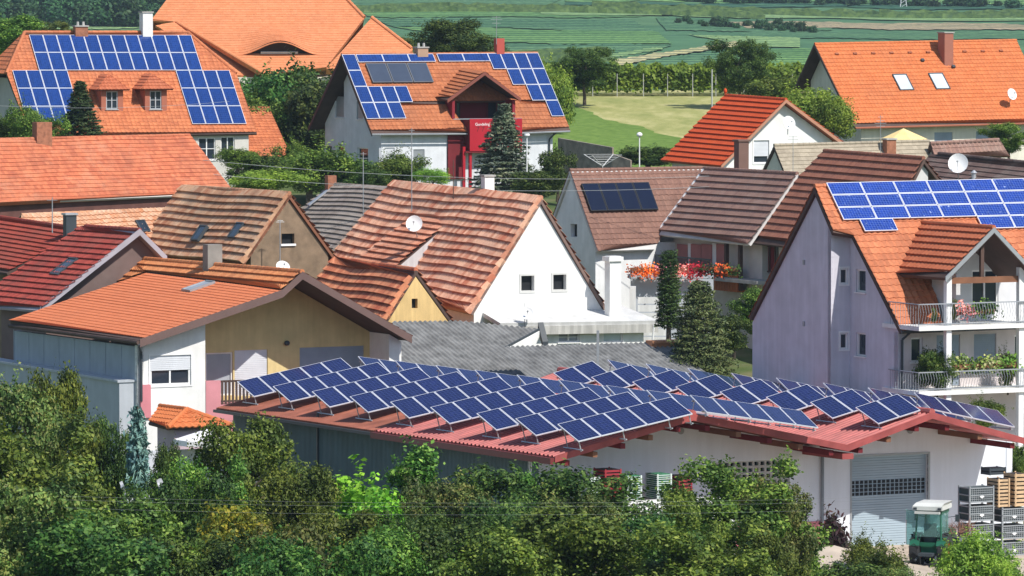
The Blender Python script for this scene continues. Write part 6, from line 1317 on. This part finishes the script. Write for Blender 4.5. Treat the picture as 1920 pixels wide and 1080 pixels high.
# between and behind the houses: (kind, name, px, ytop, D, wpx, ybase, label, cat)
MG = [
 ('spruce', 'spruce_tree', 945, 190, 352, 185, 378, 'tall grey green spruce in front of the red balcony', 'tree'), ('dspruce', 'spruce_tree', 150, 148, 345, 120, 272, 'dark spruce in front of the solar roof behind the brick chimney', 'tree'),
 ('cyp', 'cypress_tree', 1254, 466, 256, 46, 625, 'narrow columnar cypress beside the red flowers', 'tree'), ('loose', 'conifer_tree', 1312, 520, 250, 150, 730, 'loose olive conifer standing behind the solar racks', 'tree'),
 ('dbush', 'hedge_tree', 500, 140, 384, 140, 280, 'dark dense tree right of the panelled roof', 'tree'), ('dbush', 'hedge_tree', 562, 125, 386, 150, 300, 'dark dense tree touching the eave of the vast orange roof', 'tree'), ('dbush', 'hedge_tree', 606, 152, 376, 140, 310, 'dark dense tree left of the white solar house', 'tree'), ('bush', 'hedge_tree', 480, 175, 376, 90, 270, 'green tree above the side annex', 'tree'),
 ('dbush', 'hedge_tree', 592, 190, 384, 150, 310, 'broad dark hedge tree filling the gap behind the side annex', 'tree'), ('bush', 'hedge', 615, 288, 355, 150, 350, 'long bright green hedge bush below the dark trees', 'hedge'),
 ('dbush', 'hedge', 640, 300, 352, 130, 365, 'dark hedge bush at the foot of the white solar house', 'hedge'), ('bush', 'hedge', 580, 272, 350, 120, 360, 'green hedge bush left of the white solar house', 'hedge'), ('bush', 'hedge', 550, 262, 354, 60, 330, 'small hedge bush beside the side annex', 'hedge'),
 ('lbush', 'shrub', 495, 318, 318, 130, 368, 'yellow green bush behind the tan tiled gable', 'shrub'), ('bush', 'shrub', 752, 282, 350, 80, 352, 'green bush in front of the white house terrace', 'shrub'), ('dbush', 'shrub', 705, 318, 345, 60, 355, 'dark bush behind the wavy roof ridge', 'shrub'), ('dbush', 'shrub', 1045, 280, 342, 60, 360, 'dark rounded bush beside the stone wall', 'shrub'),
 ('lbush', 'shrub', 810, 315, 344, 60, 350, 'pale flowering bush below the terrace', 'shrub'), ('dbush', 'shrub', 1010, 320, 340, 90, 372, 'dark bush right of the tall spruce', 'shrub'),
 ('bush', 'shrub', 50, 192, 342, 60, 270, 'green bush beside the brick chimney at the left', 'shrub'), ('bush', 'shrub', 5, 215, 344, 80, 270, 'green bush cut by the left picture edge', 'shrub'), ('bush', 'shrub', 90, 215, 343, 60, 270, 'low green bush between brick chimney and dark spruce', 'shrub'),
 ('bush', 'shrub', 445, 275, 340, 70, 315, 'leafy bush before the annex windows', 'shrub'), ('dbush', 'shrub', 480, 290, 345, 90, 345, 'dark bush under the annex roof', 'shrub'),
 ('b', 'round_tree', 856, 38, 425, 150, 160, 'broad dark tree behind the ridge of the white solar house', 'tree'), ('c', 'tree', 750, 70, 405, 60, 130, 'thin ragged tree beside the vast orange roof', 'tree'),
 ('b', 'round_tree', 1096, 90, 431, 100, 188, 'round dark tree standing at the left of the meadow', 'tree'), ('b', 'round_tree', 1385, 76, 429, 100, 200, 'dark spreading tree at the right of the meadow', 'tree'), ('bush', 'tree', 1452, 140, 400, 100, 200, 'lighter tree between meadow tree and orange roofed house', 'tree'),
 ('lbush', 'shrub', 1040, 120, 405, 70, 250, 'light green bush right of the white solar house', 'shrub'), ('lbush', 'shrub', 1525, 165, 362, 130, 265, 'fresh green bush before the shaded gable of the orange roofed house', 'shrub'), ('lbush', 'shrub', 1560, 180, 360, 80, 270, 'fresh green bush at the corner of the orange roofed house', 'shrub'),
 ('dbush', 'shrub', 1215, 275, 362, 110, 312, 'dark bush left of the vivid red roof', 'shrub'), ('a', 'tree', 1892, 232, 345, 90, 310, 'leafy tree at the right picture edge under the orange roof', 'tree'),
 ('a', 'garden_tree', 1415, 540, 262, 90, 660, 'leafy tree squeezed beside the lilac gable wall', 'tree'), ('dbush', 'shrub', 1375, 590, 258, 70, 660, 'dark rounded shrub behind the loose conifer', 'shrub'), ('bush', 'shrub', 1890, 560, 0, 0, 0, '', ''),
 ('a', 'tree', 1935, 700, 224, 100, 1000, 'tree at the right picture edge behind the solar hall', 'tree'), ('a', 'tree', 1908, 830, 214, 70, 1000, 'green tree behind the wooden crates', 'tree'), ('bush', 'shrub', 1850, 745, 217, 60, 800, 'green shrub below the lower balcony', 'shrub'),
 ('a', 'tree', 12, 30, 420, 150, 150, 'sunlit tree at the top left picture edge', 'tree'), ('c', 'tree', 105, 40, 425, 60, 90, 'ragged thin tree behind the panelled ridge', 'tree'),
]
for kd, nm, px, yt, D, w, yb, lab, cat in MG:
    if D: plantpx(K[kd], nm, px, yt, D, lab, cat, wpx=w, ybase=yb)
# potted plants and flower boxes
def flowers(pl, r, cols, n, name, label, depth=.5, top=True, parent=None):
    rng = np.random.default_rng(int(abs(r[0]*100))+3); 
    for nm_, m, cnt, s in [('foliage', G2, n//2, .07)]+[('blossoms', c, n//len(cols), .065) for c in cols]: pass
GER = [leafmat('petals_red', [(.60, .03, .02), (.75, .10, .04)], .2), leafmat('petals_pink', [(.65, .18, .30), (.75, .35, .45)], .2)]
CRM = leafmat('petals_cream', [(.62, .58, .35), (.30, .36, .12), (.16, .24, .06)], .2)
def flowerbox(c, L_, dirn, label, mats_seq, w=.35, hgt=.45, drop=.3):
    rt = empty('flower_box', tuple(c), label, 'flower box', 'balcony flower boxes'); b = MB(); sd_ = V((-dirn.y, dirn.x, 0)); b.box(c-dirn*L_/2-sd_*.1, dirn*L_, sd_*.2, UP*.18); b.build('planter', WOODM, rt)
    for i, m in enumerate(mats_seq):
        rng = np.random.default_rng(i+int(abs(c.x)*7)); n = int(420*L_/len(mats_seq)*max(1, hgt*2)); t0 = -L_/2+L_*i/len(mats_seq); t1 = t0+L_/len(mats_seq); s = rng.uniform(t0-.1, t1+.1, n)
        d = np.array(dirn); C = s[:, None]*d+np.array([0, 0, 1])*(rng.uniform(-drop, hgt, n)*(.75+.25*np.sin(s*5)))[:, None]+rng.normal(size=(n, 3))*w*.35
        me = quadmesh('blossoms', leaves(C, .06, np.tile([0, -.5, .5], (n, 1)), rng, .9), [m]); o = child('foliage' if m in (G1, G2, G8) else 'blossoms', me, rt); 
sw_, r_ = BALC; sa = sw_.pt(*sw_.uv(1200, 508), 0); 
cF = P(1247, 508, 281.5); flowerbox(cF, 3.7, ad(5), 'flower box overflowing with red and pink blossoms left of and behind the cypress', [GER[0], GER[0], GER[1], GER[1], GER[0]], drop=.35, hgt=.3)
cF = P(1340, 508, 277.5); flowerbox(cF, 2.4, ad(-20), 'shaded flower box of dark red blossoms under the pink shutters', [GER[0], G2, GER[0], G2], drop=.25, hgt=.25)
b = MB(); a = P(1183, 515, 282); b.box(a-UP*.25, ad(5)*4.4, ad(95)*1.6, UP*.2); b.box(a-UP*4.5, ad(5)*4.4, ad(95)*.2, UP*4.3); b.box(a-UP*.05, ad(5)*4.4, V((0, .05, 0)), UP*.3)
thing(b, 'terrace', mat('terrace_grey', (.42, .45, .50)), 'grey raised terrace carrying the red flower box', 'terrace')
b = MB(); a = P(1181, 555, 266); b.box(V((a.x, 266, 17)), V((.3, 0, 0)), V((0, .3, 0)), UP*(P(1181, 537, 266).z-17)); a2 = P(1196, 556, 266)
for i in range(6): b.box(V((a2.x, 266.05, P(1200, 556+i*15, 266).z-.36)), V((1.4, 0, 0)), V((0, .05, 0)), UP*.33)
thing(b, 'white_fence', mat('white_boards', (.76, .76, .74), streak=.15), 'white board fence with square post beside the flat annex', 'fence')
b = MB(); a = P(1222, 640, 251); b.box(V((a.x, 251, 18)), e27*1.9, ax*.5, UP*(a.z-18.1)); b.box(V((a.x, 251, a.z-.1))-fr*-.1, e27*1.9, ax*.7, UP*.12)
thing(b, 'garden_wall', mat('tiled_wall', (.55, .26, .14)), 'low wall with orange tile coping by the cypress', 'wall')
rt_h = bpy.data.objects['apartment_house']
for (px, py, D_o, hgt, kd, lab) in ((1756, 655, 0, 1.55, 'dbush', 'big dark green plant at the left end of the lower balcony'), (1890, 655, 0, 1.2, 'bush', 'leafy plant at the right of the lower balcony'), (1790, 560, 0, 1.3, 'pale', 'airy grey green plant beside the upper balcony post'), (1752, 580, 0, .8, 'pale', 'brownish small plant at the left end of the upper balcony')):
    p = onplane(px, py, bp_.pt(0, 0, -.6), bp_.n); vdk = decks[0][0] if py < 600 else decks[1][0]; zf = bp_.o.z-vdk+.02
    plant(K[kd], 'potted_plant', p.x, p.y, lab, 'potted plant', max(.7, p.z+.0-zf), .55 if kd != 'dbush' else .9, z=zf, group='potted plants on the balconies', crownname='foliage')
for (px, yd, cols, lab, L_) in ((1845, 1, [CRM, G1, CRM, G8], 'planter of pale yellow blossoms on the lower balcony rail', 3.6), (1838, 0, [GER[1], G1, G2], 'low planter with pink blossoms behind the upper balcony rail', 1.6)):
    vv_, vr_, _ = decks[yd]; u = bp_.uv(px, 600)[0]; c = bp_.pt(u, (vr_ if yd else vv_)-(.05 if yd else .45), -.25); flowerbox(c, L_, e27, lab, cols, drop=.05, hgt=.45)
# ---------------------------------------------------------------- vineyard behind the meadow
rng = np.random.default_rng(77); Cs = []; Ds = []
for row in range(4):
    y0 = 446+row*2.6; n = 15000 if row < 2 else 8000; x = rng.uniform(-4, 38, n); zz = np.array([terr(a, y0) for a in x]); hgt = 2.35+.2*np.sin(x*2.1+row)+.15*np.sin(x*5.3)
    k = rng.uniform(0, 1, n)**.6; Cs.append(np.stack([x, y0+rng.normal(size=n)*.28, zz+.35+k*(hgt-.35)+rng.normal(size=n)*.08], 1)); Ds.append(np.tile([0, -.6, .4], (n, 1)))
Cv = np.concatenate(Cs); me = quadmesh('vineyard', leaves(Cv, .15, np.concatenate(Ds), rng, .85), [leafmat('leaves_vineyard', [(.10, .21, .02), (.17, .31, .04), (.26, .40, .07)], .35)])
o = bpy.data.objects.new('vineyard', me); S.collection.objects.link(o); tag(o, kind='stuff', label='rows of bright green vines along the far side of the meadow', cat='vineyard')
post = MB(); post.tube((0, 0, -.3), (0, 0, 1.9), .035, .03, 6); pm_ = post.mesh('vine_post', [mat('weathered_pole', (.42, .42, .40))])
for i in range(14):
    o = bpy.data.objects.new('vine_post', pm_); S.collection.objects.link(o); x = 2.5+i*2.1+random.uniform(-.2, .2); o.location = (x, 445.3, terr(x, 445.3)); tag(o, 'thin grey post in the front row of vines behind the meadow', 'post', 'posts along the front vine row')
# ---------------------------------------------------------------- far hillside: vine rows, tracks, bushes
b = MB(); rg_ = random.Random(9)
def fieldrows(x0, x1, y0, y1, sp, slope, hgt=1.7, step=2.2, curve=0.0):
    y = y0
    while y < y1:
        n = int((x1-x0)/step); prev = None
        for i in range(n+1):
            x = x0+(x1-x0)*i/n; yy = y+slope*(x-x0)+curve*sin((x-x0)*.02)+rg_.uniform(-.3, .3); z = terr(x, yy); hh = hgt*rg_.uniform(.55, 1.15)*(0.25 if rg_.random() < .05 else 1); w = .55
            cur = (V((x, yy-w, z-.2)), V((x, yy-w*.6, z+hh)), V((x, yy+w*.6, z+hh*.95)), V((x, yy+w, z-.2)))
            if prev and rg_.random() > .02:
                for k in range(3): b.face([prev[k], cur[k], cur[k+1], prev[k+1]])
            prev = cur
        y += sp*rg_.uniform(.8, 1.2)
fieldrows(-60, 60, 885, 900, 6, .03); fieldrows(-45, 18, 960, 1000, 6, .10, curve=3, hgt=1.4); fieldrows(-110, 60, 1262, 1290, 7, .02, 1.5); fieldrows(20, 130, 1310, 1340, 7, -.04, 1.5)
VM = leafmat('far_vine_rows', [(.07, .15, .05), (.10, .20, .07)], .0)
b.build('far_vineyard', VM, label='blue green vine rows covering the distant hillside', cat='vineyard', kind='stuff')
farl = 'dark bush in the scattered rows on the distant hillside'
for i in range(22):   # scattered bush line on the hillside
    x0 = 1275+i*12+random.uniform(-5, 5); p = gterr(x0, 44+(x0-1275)*.07+random.uniform(-3, 5)); D = p.y; plant(K['far'], 'hillside_bush', p.x, D, farl, 'bush', random.uniform(1.2, 2.4), 1.2, group='bushes on the distant hillside')
for i in range(30):
    x0 = 1270+i*22+random.uniform(-8, 8); p = gterr(x0, 6+i*.35+random.uniform(-2, 2)); D = p.y; plant(K['far'], 'hillside_bush', p.x, D, farl, 'bush', random.uniform(1.6, 3.2), 1.6, group='bushes on the distant hillside')
woods = MB()
for i in range(44):   # dark woods at the top left
    x0 = -20+(i % 22)*15+random.uniform(-6, 6); D = (1180 if i < 22 else 1320)+random.uniform(-15, 15); p = P(x0, 20, D); plant(K['far'], 'distant_tree', p.x, D, 'dark distant tree in the wood behind the panelled house', 'tree', random.uniform(5, 8), 1.2, group='trees of the distant wood')
b = MB(); a = P(1694, 20, 1400); a.z = terr(a.x, 1400); t_ = 7.5
for s_ in ((-1, -1), (-1, 1), (1, -1), (1, 1)): b.tube(a+V((s_[0]*.9, s_[1]*.9, -.5)), a+UP*t_, .09, .05, 4)
for k in range(7):
    f = k/7; w = .9*(1-f); z = f*t_
    for s_ in (-1, 1): b.tube(a+V((-w, s_*w, z)), a+V((w*.86, s_*w*.86, z+1)), .05, .05, 4); b.tube(a+V((s_*w, -w, z)), a+V((s_*w*.86, w*.86, z+1)), .05, .05, 4)
b.tube(a+V((-1.6, 0, t_-.8)), a+V((1.6, 0, t_-.8)), .06, .06, 4); thing(b, 'lattice_mast', mat('mast_grey', (.55, .58, .6)), 'tiny pale lattice mast on the distant hillside', 'mast')
# ================================================================ air
hz = MB(); hz.box(V((-3010, -305, 14)), V((6020, 0, 0)), V((0, 4310, 0)), V((0, 0, 346)))
hm = bpy.data.materials.new('haze'); hm.use_nodes = True; hn = hm.node_tree; hn.nodes.clear()
ho = hn.nodes.new('ShaderNodeOutputMaterial'); hv = hn.nodes.new('ShaderNodeVolumePrincipled'); hv.inputs['Color'].default_value = (.62, .82, 1, 1); hv.inputs['Density'].default_value = .00007; hv.inputs['Anisotropy'].default_value = .0
hn.links.new(hv.outputs[0], ho.inputs['Volume']); hz.build('haze', hm, kind='stuff')
